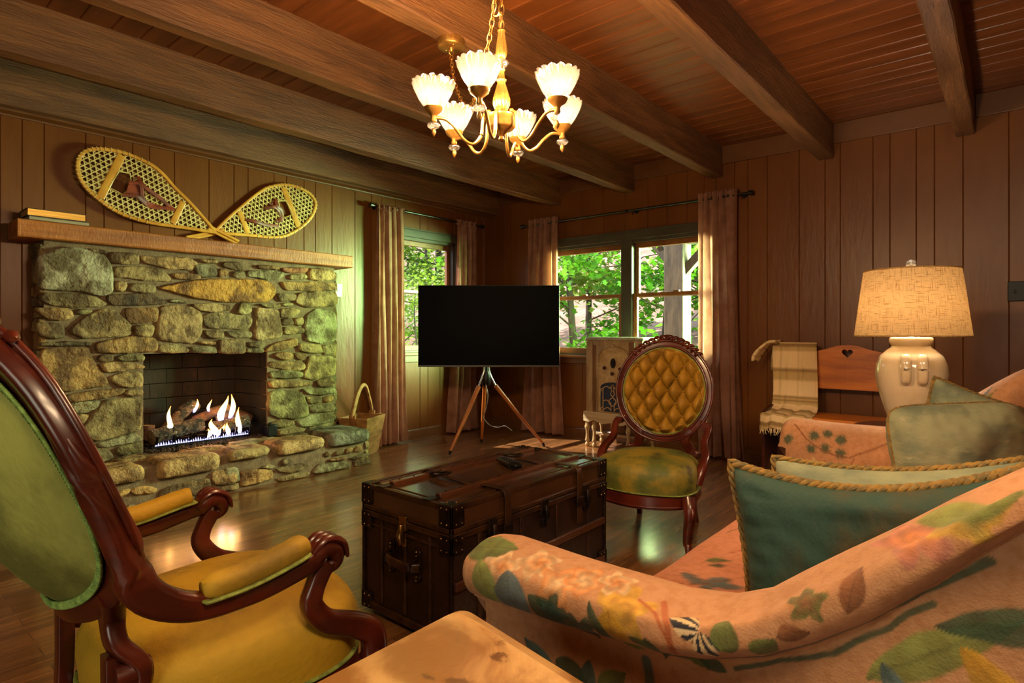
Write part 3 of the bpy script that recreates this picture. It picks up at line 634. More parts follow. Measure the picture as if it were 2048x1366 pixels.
# flames
def flame_mat():
    m = bpy.data.materials.new('flame'); m.use_nodes = True; nt = m.node_tree; N = nt.nodes; L = nt.links; N.remove(N['Principled BSDF'])
    tc = N.new('ShaderNodeTexCoord'); sp = N.new('ShaderNodeSeparateXYZ'); L.new(tc.outputs['Generated'], sp.inputs[0])
    cr = N.new('ShaderNodeValToRGB'); e = cr.color_ramp.elements; e[0].position = 0; e[0].color = (.12, .16, 1, 1); e[1].position = 1; e[1].color = (1, .22, .02, 1)
    q = e.new(.22); q.color = (.8, .5, .55, 1); q = e.new(.4); q.color = (1, .62, .2, 1); q = e.new(.7); q.color = (1, .45, .08, 1); L.new(sp.outputs[2], cr.inputs[0])
    em = N.new('ShaderNodeEmission'); em.inputs[1].default_value = 8; L.new(cr.outputs[0], em.inputs[0])
    tp = N.new('ShaderNodeBsdfTransparent'); lw = N.new('ShaderNodeLayerWeight'); lw.inputs[0].default_value = .5
    mx = N.new('ShaderNodeMixShader'); L.new(lw.outputs['Facing'], mx.inputs[0]); L.new(em.outputs[0], mx.inputs[1]); L.new(tp.outputs[0], mx.inputs[2])
    L.new(mx.outputs[0], N['Material Output'].inputs[0]); return m
m_flame = flame_mat()
FL = [(-4.60, 1.60, .40, .11, .022, 'yellow flame rising over the left end of the front log'), (-4.64, 1.63, .41, .17, .018, 'tall thin flame beside the left end of the front log'), (-4.66, 2.02, .42, .20, .032, 'tallest bright flame above the centre right of the fire'),
      (-4.65, 2.07, .44, .19, .024, 'bright flame leaning right of the tallest flame'), (-4.585, 2.10, .33, .20, .024, 'upright flame in front of the right log'), (-4.59, 1.97, .32, .09, .024, 'low bluish flame at the centre of the burner'),
      (-4.59, 1.87, .32, .07, .022, 'small flame licking the right end of the front log'), (-4.59, 1.91, .34, .12, .03, 'pale wide flame below the slanting log'), (-4.75, 1.95, .50, .09, .012, 'tiny flame on top of the slanting brown log'),
      (-4.78, 1.86, .50, .10, .015, 'small flame inside the hollow forked log'), (-4.60, 2.02, .32, .10, .02, 'short flame beside the upright right flame')]
for i, (x, y, z, h, w, lab) in enumerate(FL):
    rs = []
    for k in range(11):
        s = k / 10; rr = w * (math.sin(PI * min(1, s * .9 + .12)) ** .8) * (1 - s) ** .35 + .0008
        ox = .25 * w * math.sin(s * 5 + i); oy = .7 * w * math.sin(s * 4 + i * 2) + s * .015
        rs.append([(x + ox + rr * .6 * math.cos(a), y + oy + rr * math.sin(a), z + s * h) for a in [2 * PI * q / 10 for q in range(10)]])
    tag(MB().rings(rs).build('flame', m_flame, smooth=True), lab, 'flame', 'flames in the fireplace')
rb = MB()
for k in range(40):
    y = lerp(1.53, 2.18, k / 39); h = .018 + .012 * abs(math.sin(k * 2.3)); rb.add([(-4.597, y - .007, .31), (-4.597, y + .007, .31), (-4.603, y, .312 + h), (-4.592, y, .312 + h * .5)], [(0, 1, 2), (0, 3, 1), (0, 2, 3), (1, 3, 2)])
tag(rb.build('burner_flames', emit('blue_flame', (.42, .42, 1), 1.6)), 'row of tiny blue gas flames along the burner in front of the logs', 'flame', kind='stuff')
light('fire_glow', 'POINT', (-4.66, 1.95, .52), 2.6, (1, .42, .12), .14)
light('fire_glow_left', 'POINT', (-4.66, 1.66, .50), 1.2, (1, .42, .12), .13)
rn = random.Random(12); gv = MB()
for k in range(900):
    y = rn.uniform(1.46, 2.30); xf = lerp(-4.46, -4.52, (y - 1.46) / .84); x = rn.uniform(-4.66, xf); s = rn.uniform(.006, .013); z = .278 + rn.random() * .012
    q = [Vector((1, 0, 0)), Vector((-1, 0, 0)), Vector((0, 1, 0)), Vector((0, -1, 0)), Vector((0, 0, 1)), Vector((0, 0, -1))]
    q = [(x + (v.x + rn.uniform(-.4, .4)) * s, y + (v.y + rn.uniform(-.4, .4)) * s, z + (v.z + rn.uniform(-.4, .4)) * s) for v in q]
    gv.add(q, [(0, 2, 4), (2, 1, 4), (1, 3, 4), (3, 0, 4), (2, 0, 5), (1, 2, 5), (3, 1, 5), (0, 3, 5)])
tag(gv.build('lava_gravel', mat('lava_rock', '4a3524', '1f1610', ns=30, rough=.95)), 'dark brown lava gravel spread in front of the gas logs', 'gravel', kind='stuff')
t = thing('gas_control_box', 'small black gas control box at the right corner of the firebox', 'control box', (-4.50, 2.315, .29))
MB().b2(-.045, .045, -.04, .04, 0, .09).build('housing', m_black, t, bevel=.008); MB().lathe([(.014, 0), (.014, .012), (.01, .014)], c=(0, 0, .09), n=14).build('knob', m_iron, t, smooth=True)

# ---------------------------------------------------------------- snowshoes
m_ash = mat('varnished_ash', 'd9a038', 'bd7f22', ns=5, stretch=(1, 1, 1), rough=.4, coat=.2)
m_raw = mat('rawhide_lacing', 'dcca84', 'c0ac62', ns=20, rough=.55)
m_leather = mat('red_brown_leather', '8a3714', '5c210c', ns=14, rough=.45)
def inside(p, poly):
    x, y = p; c = False; n = len(poly)
    for i in range(n):
        (x1, y1), (x2, y2) = poly[i], poly[i - 1]
        if (y1 > y) != (y2 > y) and x < (x2 - x1) * (y - y1) / (y2 - y1) + x1: c = not c
    return c
def snowshoe(label, k, tilt_sign, xo):
    O = [(a / 1000, b / 1000) for a, b in SHOE['o' + k]]; T = [(a / 1000, b / 1000) for a, b in SHOE['t' + k]]; B = [(a / 1000, b / 1000) for a, b in SHOE['b' + k]]; Hh = [(a / 1000, b / 1000) for a, b in SHOE['h' + k]]
    tp = spline([(xo, a, b) for a, b in O], 5)
    t = thing('snowshoe', label, 'snowshoe', (xo, T[-1][0], T[-1][1]), 0, 'crossed snowshoes on the mantel')
    fr = MB().sweep(tp, rrect(.024, .026, .006), up=(1, 0, 0))
    tl = spline([(xo, a, b) for a, b in T], 5)
    fr.sweep([p + Vector((0, .006, .011)) for p in tl], rrect(.022, .024, .006), up=(1, 0, 0)); fr.sweep([p - Vector((0, .006, .011)) for p in tl], rrect(.022, .024, .006), up=(1, 0, 0))
    # lacing wrapped over the frame
    fr.build('frame', m_ash, t, world=True, smooth=True)
    for a, b in ((B[0], B[1]), (B[2], B[3])):
        va, vb = Vector((xo, *a)), Vector((xo, *b)); MB().sweep([va, vb], rrect(.052 if (va - vb).length > .3 else .045, .013, .005), up=(1, 0, 0)).build('crossbar', m_ash, t, world=True, smooth=True)
    poly = [(p.y, p.z) for p in tp]; lc = MB()
    ax = Vector((B[0][0] - B[1][0], B[0][1] - B[1][1])).normalized(); a0 = math.atan2(ax.y, ax.x)
    ys = [p[0] for p in poly]; zs = [p[1] for p in poly]; c = Vector(((min(ys) + max(ys)) / 2, (min(zs) + max(zs)) / 2)); Rr = .8; sp = .031
    for fam, da in enumerate((90, 30, -30)):
        d = Vector((math.cos(a0 + R(da)), math.sin(a0 + R(da)))); nn = Vector((-d.y, d.x)); kk = -30
        while kk < 30:
            o = c + nn * (kk * sp + fam * sp * .33); run = []; s = -Rr
            while s < Rr:
                p = o + d * s; okk = inside((p.x, p.y), poly) and not inside((p.x, p.y), Hh)
                if okk: run.append(p)
                if (not okk or s + .012 >= Rr) and run:
                    if len(run) > 1:
                        xx = xo + (fam - 1) * .0022
                        lc.sweep([(xx, run[0].x, run[0].y), (xx, run[-1].x, run[-1].y)], rect(.0066, .004), up=(1, 0, 0))
                    run = []
                s += .012
            kk += 1
    # wraps around frame
    for i in range(int(len(tp) * .2), int(len(tp) * .85), 2):
        if i % 4 == 0 or True:
            p = tp[i]; dd = (tp[i + 1] - tp[i - 1]).normalized(); q = Vector((0, -dd.z, dd.y)); lc.sweep([p + Vector((.0145, 0, 0)) - q * .014, p + Vector((.0145, 0, 0)) + q * .014], rect(.004, .003), up=(1, 0, 0))
    hp = [Vector((xo + .004, a, b)) for a, b in Hh] + [Vector((xo + .004, *Hh[0]))]
    lc.tube(hp, .006, 6)
    lc.build('lacing', m_raw, t, world=True)
    S = [(a / 1000, b / 1000) for a, b in SHOE['s' + k]]; bs = MB()
    n1 = 5; runs = [S[:5], S[5:10], S[10:]]
    for r_ in runs: bs.sweep(spline([(xo + .014 + .012 * math.sin(j * 1.6), a, b) for j, (a, b) in enumerate(r_)], 4), rrect(.026, .004, .0018), up=(1, 0, 0))
    bo = bs.build('binding_strap', m_leather, t, world=True, smooth=True)
    cy, cz = S[1]; tri = [(S[0][0], S[0][1]), (S[1][0] + .02, S[1][1]), (S[2][0], S[2][1]), (S[6][0], S[6][1] - .01), (S[5][0] + .01, S[5][1])]
    MB().prism(tri, xo + .008, xo + .014, 'x').build('toe_piece', m_leather, bo, world=True, bevel=.002)
    return t
snowshoe('long wooden snowshoe with rawhide lacing leaning up to the left on the mantel', '1', 1, -4.705)
snowshoe('wooden snowshoe with rawhide lacing fanning up to the right toward the curtain', '2', -1, -4.735)

# ---------------------------------------------------------------- wooden bucket basket with handle
t = thing('wooden_bucket', 'weathered square wooden bucket with an arched handle beside the hearth', 'basket', (-4.565, 3.235, 0), R(26.6))
bk = MB()
# corners: top and bottom (x,y)
top = [(-.145, -.177), (.145, -.177), (.145, .177), (-.145, .177)]; bot = [(-.10, -.125), (.10, -.125), (.10, .125), (-.10, .125)]
zt = .345
for i in range(4):
    a, b = top[i], top[(i + 1) % 4]; c, d = bot[i], bot[(i + 1) % 4]
    n = Vector((b[1] - a[1], a[0] - b[0], 0)).normalized() * .018
    for za, zb in ((0, .5), (.5, 1)):
        q = []
        for (u, v), s in (((c, a), 0), ((d, b), 0)):
            pass
        p0 = Vector((*c, .012)).lerp(Vector((*a, zt)), za); p1 = Vector((*d, .012)).lerp(Vector((*b, zt)), za); p2 = Vector((*d, .012)).lerp(Vector((*b, zt)), zb - .006); p3 = Vector((*c, .012)).lerp(Vector((*a, zt)), zb - .006)
        vs = [p0, p1, p2, p3, p0 - n, p1 - n, p2 - n, p3 - n]
        bk.add(vs, [(0, 1, 2, 3), (7, 6, 5, 4), (0, 4, 5, 1), (1, 5, 6, 2), (2, 6, 7, 3), (3, 7, 4, 0)])
bk.jitter(.006, 8); bk.build('side_boards', m_oldwood, t, bevel=.004)
MB().prism([(x * .95, y * .95) for x, y in bot], .0, .02).build('bottom_board', m_oldwood, t)
pp = [(.165, -.01, .03), (.175, -.01, .37)]
for s in (1, -1):
    y = -.18 * s
    MB().sweep([(0, y * .80, .06), (0, y * 1.04, .37)], rrect(.06, .022, .004), up=(0, 1, 0)).build('upright', mat('bucket_strap', '9a6434', '784820', ns=7, rough=.6) if 'bucket_strap' not in MAT else MAT['bucket_strap'], t, smooth=True)
MB().sweep(spline([(0, -.185, .345), (0, -.155, .43), (0, -.11, .52), (0, -.05, .595), (0, .01, .625), (0, .07, .605), (0, .13, .50), (0, .175, .40), (0, .18, .33)], 5), rrect(.05, .026, .008), up=(1, 0, 0), scales=[(1 if j < 12 else lerp(1, .45, min(1, (j - 12) / 14)), 1) for j in range(41)]).build('handle', m_oldwood, t, smooth=True)
# ---------------------------------------------------------------- curtains and rods
def curtain_mat():
    m = mat('linen_curtain', 'b98a72', 'a3745e', ns=8, stretch=(1, 1, 1), rough=.85, bump=.15, bs=160, trans=.45, sheen=.2)
    return m
m_curt = curtain_mat()
def curtain(label, axis, pos, inw, u0, u1, b0, b1, folds, seed, lab2=None, zt=2.345, zb=.02, amp=.036):
    t = thing('window_curtain', label, 'curtain', ((pos, (u0 + u1) / 2, 0) if axis == 'y' else ((u0 + u1) / 2, pos, 0)), 0, 'linen curtains at the windows')
    rn = random.Random(seed); ph = rn.random() * 6; P = []; nz = 34; nu = folds * 12
    for i in range(nz + 1):
        z = lerp(zt, zb, i / nz); s = i / nz; row = []
        k = min(1, s * 1.2) ** .8; a0 = lerp(u0, b0, s ** 2); a1 = lerp(u1, b1, s ** 2)
        pinch = 1 - .45 * math.exp(-((z - 2.28) / .05) ** 2)
        for j in range(nu + 1):
            q = j / nu; w = q * folds * 2 * PI + ph
            am = amp * (1 + .35 * math.sin(q * 9 + seed)) * (1 + .35 * s) * (.55 + .45 * pinch)
            d = am * math.sin(w + .5 * math.sin(s * 2.6 + seed + q * 5)) + .3 * am * math.sin(2 * w + seed + s * 2)
            u = lerp(a0, a1, q) + .012 * math.sin(w * .5 + s * 3) + .008 * math.cos(w * 2) 
            if s > .85: d += .02 * math.sin(q * 13 + seed) * (s - .85) / .15
            dd = pos + inw * d
            row.append((dd, u, z) if axis == 'y' else (u, dd, z))
        P.append(row)
    o = MB().grid(P).build('panel', m_curt, t, world=True, smooth=True)
    # gathered header frill and tab loops
    hd = MB(); P = []
    for i in range(5):
        z = lerp(2.30, 2.36, i / 4); row = []
        for j in range(nu * 2 + 1):
            q = j / nu / 2; w = q * folds * 4 * PI + ph
            d = (.022 + .006 * (i % 2)) * math.sin(w); u = lerp(u0, u1, q); dd = pos + inw * d
            row.append((dd, u, z + .006 * math.sin(w * .5)) if axis == 'y' else (u, dd, z + .006 * math.sin(w * .5)))
        P.append(row)
    hd.grid(P).build('gathered_header', m_curt, t, world=True, smooth=True)
    return t
PL = X0 + .085; PB = Y1 - .085
curtain('dusty pink linen curtain panel left of the small window beside the basket', 'y', PL, 1, 3.475, 3.80, 3.46, 3.83, 5, 1)
curtain('dusty pink linen curtain at the right edge of the small window near the corner', 'y', PL, 1, 4.55, 4.86, 4.42, 4.90, 4, 2)
curtain('dusty pink linen curtain panel at the left edge of the double window behind the television', 'x', PB, -1, -4.10, -3.70, -4.16, -3.63, 5, 3)
curtain('long brown pink linen curtain panel right of the double window beside the tufted chair', 'x', PB, -1, -2.15, -1.80, -2.13, -1.75, 5, 4, amp=.034)
def rod(label, axis, pos, wall, u0, u1, z, brk, joint=None):
    def V(u, d=pos, zz=z): return (d, u, zz) if axis == 'y' else (u, d, zz)
    t = thing('curtain_rod', label, 'curtain rod', V((u0 + u1) / 2), 0)
    MB().tube([V(u0), V(u1)], .011, 12).build('pole', m_rod, t, world=True, smooth=True)
    for u, s in ((u0, -1), (u1, 1)):
        MB().tube([V(u), V(u + s * .012), V(u + s * .014), V(u + s * .05), V(u + s * .055)], [.011, .012, .02, .022, .012], 12).build('finial', m_rod, t, world=True, smooth=True)
    for u in brk:
        b = MB().tube([V(u, wall), V(u, pos)], .006, 8); b.tube([V(u, pos, z - .02), V(u, pos, z - .045)], .005, 8); b.tube([V(u, wall, z), V(u, wall + (pos - wall) * .08, z)], .022, 12); b.build('bracket', m_iron, t, world=True, smooth=True)
    if joint: MB().tube([V(joint - .012), V(joint + .012)], .0135, 12).build('joint_ring', m_iron, t, world=True, smooth=True)
rod('dark curtain rod with knob ends above the small window', 'y', PL, X0, 3.45, 4.93, 2.333, [3.50, 4.90])
rod('long dark curtain rod above the double window', 'x', PB, Y1, -4.17, -1.73, 2.302, [-4.12, -2.82, -1.77], -2.88)

# ---------------------------------------------------------------- television and tripod stand
th = R(40.404)
Fv = Vector((-math.sin(th), math.cos(th), 0)); Rv = Vector((math.cos(th), math.sin(th), 0))
tc_ = Fv * 5.5 + Rv * ((977.5 - 1024) / 1176 * 5.5)
t = thing('television', 'large black flat television on the wooden tripod in front of the corner', 'television', (tc_.x, tc_.y, .79), th)
W, Hh_ = 1.322, .762
MB().b2(-W / 2, W / 2, 0, .03, 0, Hh_).build('housing', m_black, t, bevel=.004)
MB().b2(-W / 2 + .006, W / 2 - .006, -.003, .001, .018, Hh_ - .006).build('screen', m_screen, t)
MB().b2(-W / 2, W / 2, -.004, .012, -.002, .014).build('bottom_bezel', mat('grey_bezel', '4a463f', rough=.35, metal=.5), t, bevel=.001)
MB().b2(-W * .3, W * .3, .03, .06, .05, Hh_ * .6).build('rear_cover', m_black, t, bevel=.01)
t = thing('tripod_stand', 'wooden tripod stand with metal top carrying the television', 'tv stand', (-3.83, 4.16, 0))
hub = Vector((-3.845, 4.135, .0))
MB().tube([hub + Vector((0, 0, .68)), hub + Vector((0, 0, 1.3))], .02, 12).build('mast', m_iron, t, world=True, smooth=True)
mp = tc_ + Fv * .062
MB().bar(mp + Vector((0, 0, 1.15)) - Rv * .2, mp + Vector((0, 0, 1.15)) + Rv * .2, .012, .3).bar(mp + Vector((0, 0, 1.15)), hub + Vector((0, 0, 1.15)), .04, .06).build('mounting_plate', m_iron, t, world=True, bevel=.002)
MB().lathe([(.035, .60), (.045, .62), (.045, .70), (.03, .74)], c=tuple(hub), n=14).build('hub', m_iron, t, world=True, smooth=True)
m_teak = mat('tripod_beech', 'b5692c', '93501d', ns=5, stretch=(1, 1, .4), rough=.35)
for fx, fy in ((-3.904, 3.708), (-4.098, 4.338), (-3.475, 4.563)):
    ft = Vector((fx, fy, 0)); d = (ft - hub); d.z = 0; dn = d.normalized()
    top = hub + dn * .03 + Vector((0, 0, .78)); mid = hub + dn * .09 + Vector((0, 0, .60))
    upper = spline([hub + dn * .022 + Vector((0, 0, .80)), hub + dn * .032 + Vector((0, 0, .72)), mid, mid.lerp(ft, .12)], 6)
    l = MB().tube([mid, mid.lerp(ft, .5), ft + Vector((0, 0, .03)) - dn * .01], [.021, .018, .013], 10).build('leg', m_teak, t, world=True, smooth=True)
    MB().tube(upper, [.011] * (len(upper) - 1) + [.011], 8).build('bracket_arm', m_metal, t, world=True, smooth=True)
    MB().tube([ft + Vector((0, 0, .035)) - dn * .012, ft + Vector((0, 0, .001))], [.014, .012], 10).build('foot_cap', m_black, l, world=True, smooth=True)
cp = [hub + Vector((.02, -.03, .62)), hub + Vector((.05, -.03, .52)), hub + Vector((.035, -.03, .42)), hub + Vector((.0, -.02, .34)), Vector((-3.93, 4.18, .29)), Vector((-3.88, 4.22, .21)), Vector((-3.85, 4.3, .18)), Vector((-3.80, 4.36, .19)), Vector((-3.76, 4.42, .14))]
o = MB().tube(spline(cp, 5), .0045, 6).build('power_cable', mat('grey_cable', '8f8f8f', rough=.5), smooth=True); tag(o, 'thin grey cable dangling beside the rear leg of the tripod', 'cable')

# ---------------------------------------------------------------- console radio
t = thing('console_radio', 'antique wooden console radio with knobs and fretwork grille in front of the window', 'radio', (-2.885, 4.99, 0))
w2, dp = .30, .15
pl = [(-w2, dp), (w2, dp), (w2, -dp + .045), (w2 - .055, -dp), (-w2 + .03, -dp), (-w2, -dp + .03)]
MB().prism(pl, .33, 1.035).build('cabinet', m_radio, t, bevel=.003)
tp_ = [(a * 1.04, b * 1.08) for a, b in pl]
MB().prism(tp_, 1.035, 1.058).prism([(a * 1.01, b * 1.02) for a, b in pl], 1.058, 1.066).build('top', mat('radio_top', 'a8a58c', '8c8468', ns=6, rough=.25), t, bevel=.005)
ap = [(-w2 - .01, .345), (w2 + .01, .345), (w2 + .01, .25), (w2 - .05, .24), (w2 - .10, .265), (.10, .235), (0, .255), (-.10, .235), (-w2 + .10, .265), (-w2 + .05, .24), (-w2 - .01, .25)]
MB().prism(ap, -dp - .012, -dp + .012, 'y').b2(w2 - .014, w2 + .01, -dp, dp, .245, .345).b2(-w2 - .01, -w2 + .014, -dp, dp, .245, .345).build('apron', mat('pale_apron', 'c9b592', 'ad956e', ns=6, stretch=(.3, 1, 4), rough=.4), t, bevel=.003)
# pilasters, arched panel
MB().b2(-w2 + .025, -w2 + .095, -dp - .012, -dp, .345, 1.02).build('pilaster', m_radio, t, bevel=.003)
MB().b2(-w2 + .097, -w2 + .125, -dp - .005, -dp, .345, .99).build('groove_panel', m_radiod, t)
MB().b2(w2 - .112, w2 - .056, -dp - .010, -dp, .345, 1.02).build('pilaster', m_radiod, t, bevel=.003)
arc = [(.022 + .160 * math.cos(a), .875 + .10 * math.sin(a)) for a in [PI * k / 16 for k in range(17)]]
MB().prism([(.182, .35)] + arc + [(-.138, .35)], -dp - .006, -dp + .002, 'y').build('control_panel', mat('radio_burl', 'bfa272', '9f8050', ns=12, rough=.35), t)
MB().sweep([(a, -dp - .008, b) for a, b in [(.182, .82)] + arc + [(-.138, .82)]], rrect(.012, .016, .004), up=(0, 1, 0)).build('arch_moulding', m_radio, t, smooth=True)
for k in (-.012, 0, .012): pass
MB().b2(.0, .04, -dp - .02, -dp - .004, .965, 1.0).build('keystone', m_radio, t, bevel=.004)
# dial escutcheon, knobs
e = MB().lathe([(.036, 0), (.034, .008), (.02, .01)], m=Matrix.Rotation(R(90), 3, 'X') @ Matrix.Diagonal((.8, 1.35, 1)), c=(.02, -dp - .004, .82), n=18).build('dial_plate', m_iron, t, smooth=True)
MB().lathe([(.013, 0), (.013, .012)], m=Matrix.Rotation(R(90), 3, 'X'), c=(.02, -dp - .012, .83), n=14).build('dial_window', m_black, e)
for kx, kz in ((-.065, .775), (.105, .77), (.02, .722)):
    MB().lathe([(.012, 0), (.010, .012), (.017, .014), (.017, .028), (.012, .031)], m=Matrix.Rotation(R(90), 3, 'X'), c=(kx, -dp - .004, kz), n=16).build('knob', m_mahog, t, smooth=True)
# grille
ga = [(.02 + .135 * math.cos(a), .585 + .055 * math.sin(a)) for a in [PI * k / 12 for k in range(13)]]
def dots():
    m = bpy.data.materials.new('speaker_cloth'); m.use_nodes = True; nt = m.node_tree; N = nt.nodes; L = nt.links; b = N['Principled BSDF']; b.inputs['Roughness'].default_value = .9
    tc = N.new('ShaderNodeTexCoord'); v = N.new('ShaderNodeTexVoronoi'); v.inputs['Scale'].default_value = 110; v.inputs['Randomness'].default_value = .1; L.new(tc.outputs['Object'], v.inputs[0])
    cr = N.new('ShaderNodeValToRGB'); cr.color_ramp.elements[0].color = (.6, .62, .68, 1); cr.color_ramp.elements[0].position = .14; cr.color_ramp.elements[1].color = (.02, .028, .055, 1); cr.color_ramp.elements[1].position = .22
    L.new(v.outputs['Distance'], cr.inputs[0]); L.new(cr.outputs[0], b.inputs['Base Color']); return m
MB().prism([(.155, .36)] + ga + [(-.115, .36)], -dp - .010, -dp - .006, 'y').build('speaker_cloth', dots(), t)
fg = MB(); yy = -dp - .013
def fw(pts, w=.009): fg.sweep(spline([(a, yy, b) for a, b in pts], 6), rrect(w, .008, .002), up=(0, 1, 0))
fw([(.02 + .14 * math.cos(a), .585 + .062 * math.sin(a)) for a in [PI * k / 10 for k in range(11)]], .013)
for s in (-1, 1):
    X = lambda a: .02 + s * a
    fw([(X(.006), .56), (X(.02), .53), (X(.0), .505)]); fw([(X(.012), .545), (X(.012), .60), (X(0), .62)])
    fw([(X(.0), .50), (X(.035), .47), (X(.035), .44), (X(0), .415)])
    fw([(X(.0), .62), (X(.03), .585), (X(.06), .60), (X(.10), .58), (X(.105), .52), (X(.105), .46), (X(.105), .37)])
    fw([(X(.035), .455), (X(.07), .47), (X(.105), .455)]); fw([(X(.035), .455), (X(.018), .43), (X(.018), .365)]); fw([(X(.018), .375), (X(.05), .40), (X(.09), .385), (X(.105), .365)])
    fw([(X(.105), .40), (X(.125), .39), (X(.125), .37), (X(.105), .365)]); fw([(X(.105), .58), (X(.125), .57), (X(.12), .55)])
fg.build('fretwork', mat('fretwork_wood', 'b08f63', rough=.4), t, smooth=True)
MB().b2(w2 - .002, w2 + .004, -dp + .06, dp - .02, .40, 1.01).build('side_panel', m_radio, t, bevel=.002)
lp = [(.012, 0), (.02, .01), (.022, .03), (.012, .045), (.024, .06), (.018, .08), (.014, .12), (.016, .16), (.026, .185), (.026, .20), (.018, .215), (.02, .25)]
for x, y in ((-w2 + .02, -dp + .015), (-w2 + .10, -dp + .015), (w2 - .13, -dp + .015), (w2 - .02, -dp + .02), (-w2 + .02, dp - .02), (w2 - .02, dp - .02)):
    MB().lathe(lp, c=(x, y, 0), n=14).build('leg', mat('turned_leg', '9c8158', rough=.35) if 'turned_leg' not in MAT else MAT['turned_leg'], t, smooth=True)
MB().b2(-w2 + .02, w2 - .02, -.012, .012, .10, .125).build('stretcher', m_radio, t, bevel=.003)

# ---------------------------------------------------------------- heart-back bench, throw
t = thing('wooden_bench', 'orange pine settle bench with a heart cut-out in its shaped back board', 'bench', (-.96, 4.95, 0))
hw = .50
bp = [(-hw, .675), (-hw, .945), (-.3, .95), (-.22, .965), (-.14, .985), (-.07, 1.01), (0, 1.018), (.07, 1.01), (.14, .985), (.22, .965), (.3, .95), (hw, .945), (hw, .675)]
# board with heart hole: two halves around the hole
def heart(n=22, s=.0024):
    o = []
    for k in range(n):
        a = 2 * PI * k / n; o.append((s * 16 * math.sin(a) ** 3, .955 + s * (13 * math.cos(a) - 5 * math.cos(2 * a) - 2 * math.cos(3 * a) - math.cos(4 * a)) * .95))
    return o
H_ = heart(); ki = H_.index(min(H_, key=lambda p: p[1])); top_i = 0
right = [H_[k % 22] for k in range(0, ki + 1)]; left = [H_[k % 22] for k in range(ki, 23)]
topr = [p for p in bp if p[0] >= 0 and p[1] > .9][::1]
mb = MB()
pr_ = [(0, .675), (hw, .675)] + [(hw, .945), (.3, .95), (.22, .965), (.14, .985), (.07, 1.01), (0, 1.018)] + right
mb.prism(pr_, .125, .150, 'y'); mb.prism([(-a, b) for a, b in pr_][::-1], .125, .150, 'y')
mb.build('back_board', m_pine, t, bevel=.003)
m_bench = mat('bench_dark_side', '4c1f10', '341409', ns=6, rough=.35)
for s in (-1, 1):
    sd = [(-.22, 0), (-.16, .0), (-.10, .12), (0, .17), (.08, .12), (.11, 0), (.17, 0), (.165, .5), (.16, .95), (.12, .985), (.10, .93), (.08, .6), (.02, .54), (-.22, .5)]
    MB().prism(sd, s * hw, s * (hw + .022), 'x').build('end_panel', m_bench, t, bevel=.003)
MB().b2(-hw - .03, hw + .03, -.24, .14, .462, .486).build('seat', m_pine, t, bevel=.004)
MB().b2(-hw, hw, -.21, -.19, .37, .462).build('seat_rail', m_pine, t, bevel=.003)
MB().b2(-hw, hw, .10, .118, .12, .46).build('lower_back_panel', m_bench, t)
# throw blanket
def stripe():
    m = bpy.data.materials.new('striped_throw'); m.use_nodes = True; nt = m.node_tree; N = nt.nodes; L = nt.links; b = N['Principled BSDF']; b.inputs['Roughness'].default_value = .9
    at = N.new('ShaderNodeAttribute'); at.attribute_name = 'tint'; L.new(at.outputs['Color'], b.inputs['Base Color'])
    tc = N.new('ShaderNodeTexCoord'); n = N.new('ShaderNodeTexNoise'); n.inputs['Scale'].default_value = 180; L.new(tc.outputs['Object'], n.inputs[0]); bp_ = N.new('ShaderNodeBump'); bp_.inputs['Strength'].default_value = .4; bp_.inputs['Distance'].default_value = .003; L.new(n.outputs[0], bp_.inputs['Height']); L.new(bp_.outputs[0], b.inputs['Normal']); return m
t = thing('throw_blanket', 'cream and tan striped throw blanket with fringe draped over the bench back', 'blanket', (-1.35, 4.9, .49))
path = [(5.118, .80), (5.115, .93), (5.105, 1.01), (5.07, 1.03), (5.04, .99), (5.03, .86), (5.02, .72), (5.0, .60), (4.96, .53), (4.86, .50), (4.76, .495), (4.695, .49), (4.68, .44), (4.675, .385)]
sp = spline([(0, a, b) for a, b in path], 6); n = len(sp); P = []; cols = []
base_c = lin('e8cb98')[:3]; dk = lin('97794a')[:3]; md = lin('c2a46c')[:3]
for i, p in enumerate(sp):
    s = i / (n - 1); x0 = lerp(-1.50, -1.475, min(1, s * 2)) ; x1 = lerp(-1.19, -1.10, s) 
    if s < .25: x0 -= .03 * (1 - s * 4)
    row = []; u = s * 26
    c = base_c
    fr_ = (s * 7.5) % 1
    if fr_ < .12 or .2 < fr_ < .26: c = dk
    elif .12 <= fr_ <= .2 or .26 <= fr_ < .45: c = md
    for j in range(31):
        q = j / 30; x = lerp(x0, x1, q)
        w = .012 * math.sin(q * 15 + s * 4) * min(1, s * 3 + .2) + .006 * math.sin(q * 33 + s * 7)
        row.append((x, p.y - abs(w) - .006, p.z + (w * .6 if s > .6 else 0))); cols.append(c)
    P.append(row)
mb = MB(); mb.grid(P); mb.c = cols
mt_ = stripe(); mb.build('cloth', mt_, t, world=True, smooth=True, solid=.006)
fg = MB(); rn = random.Random(5); last = P[-1]
for k in range(46):
    q = k / 45; x = lerp(last[0][0], last[-1][0], q); y = 4.668; L_ = rn.uniform(.045, .07)
    fg.tube([(x, y, .40), (x + rn.uniform(-.006, .006), y - .006, .40 - L_ * .5), (x + rn.uniform(-.012, .012), y - rn.uniform(0, .01), .40 - L_)], [.0035, .003, .0015], 5, col=base_c)
fg.build('fringe', mt_, t, world=True)
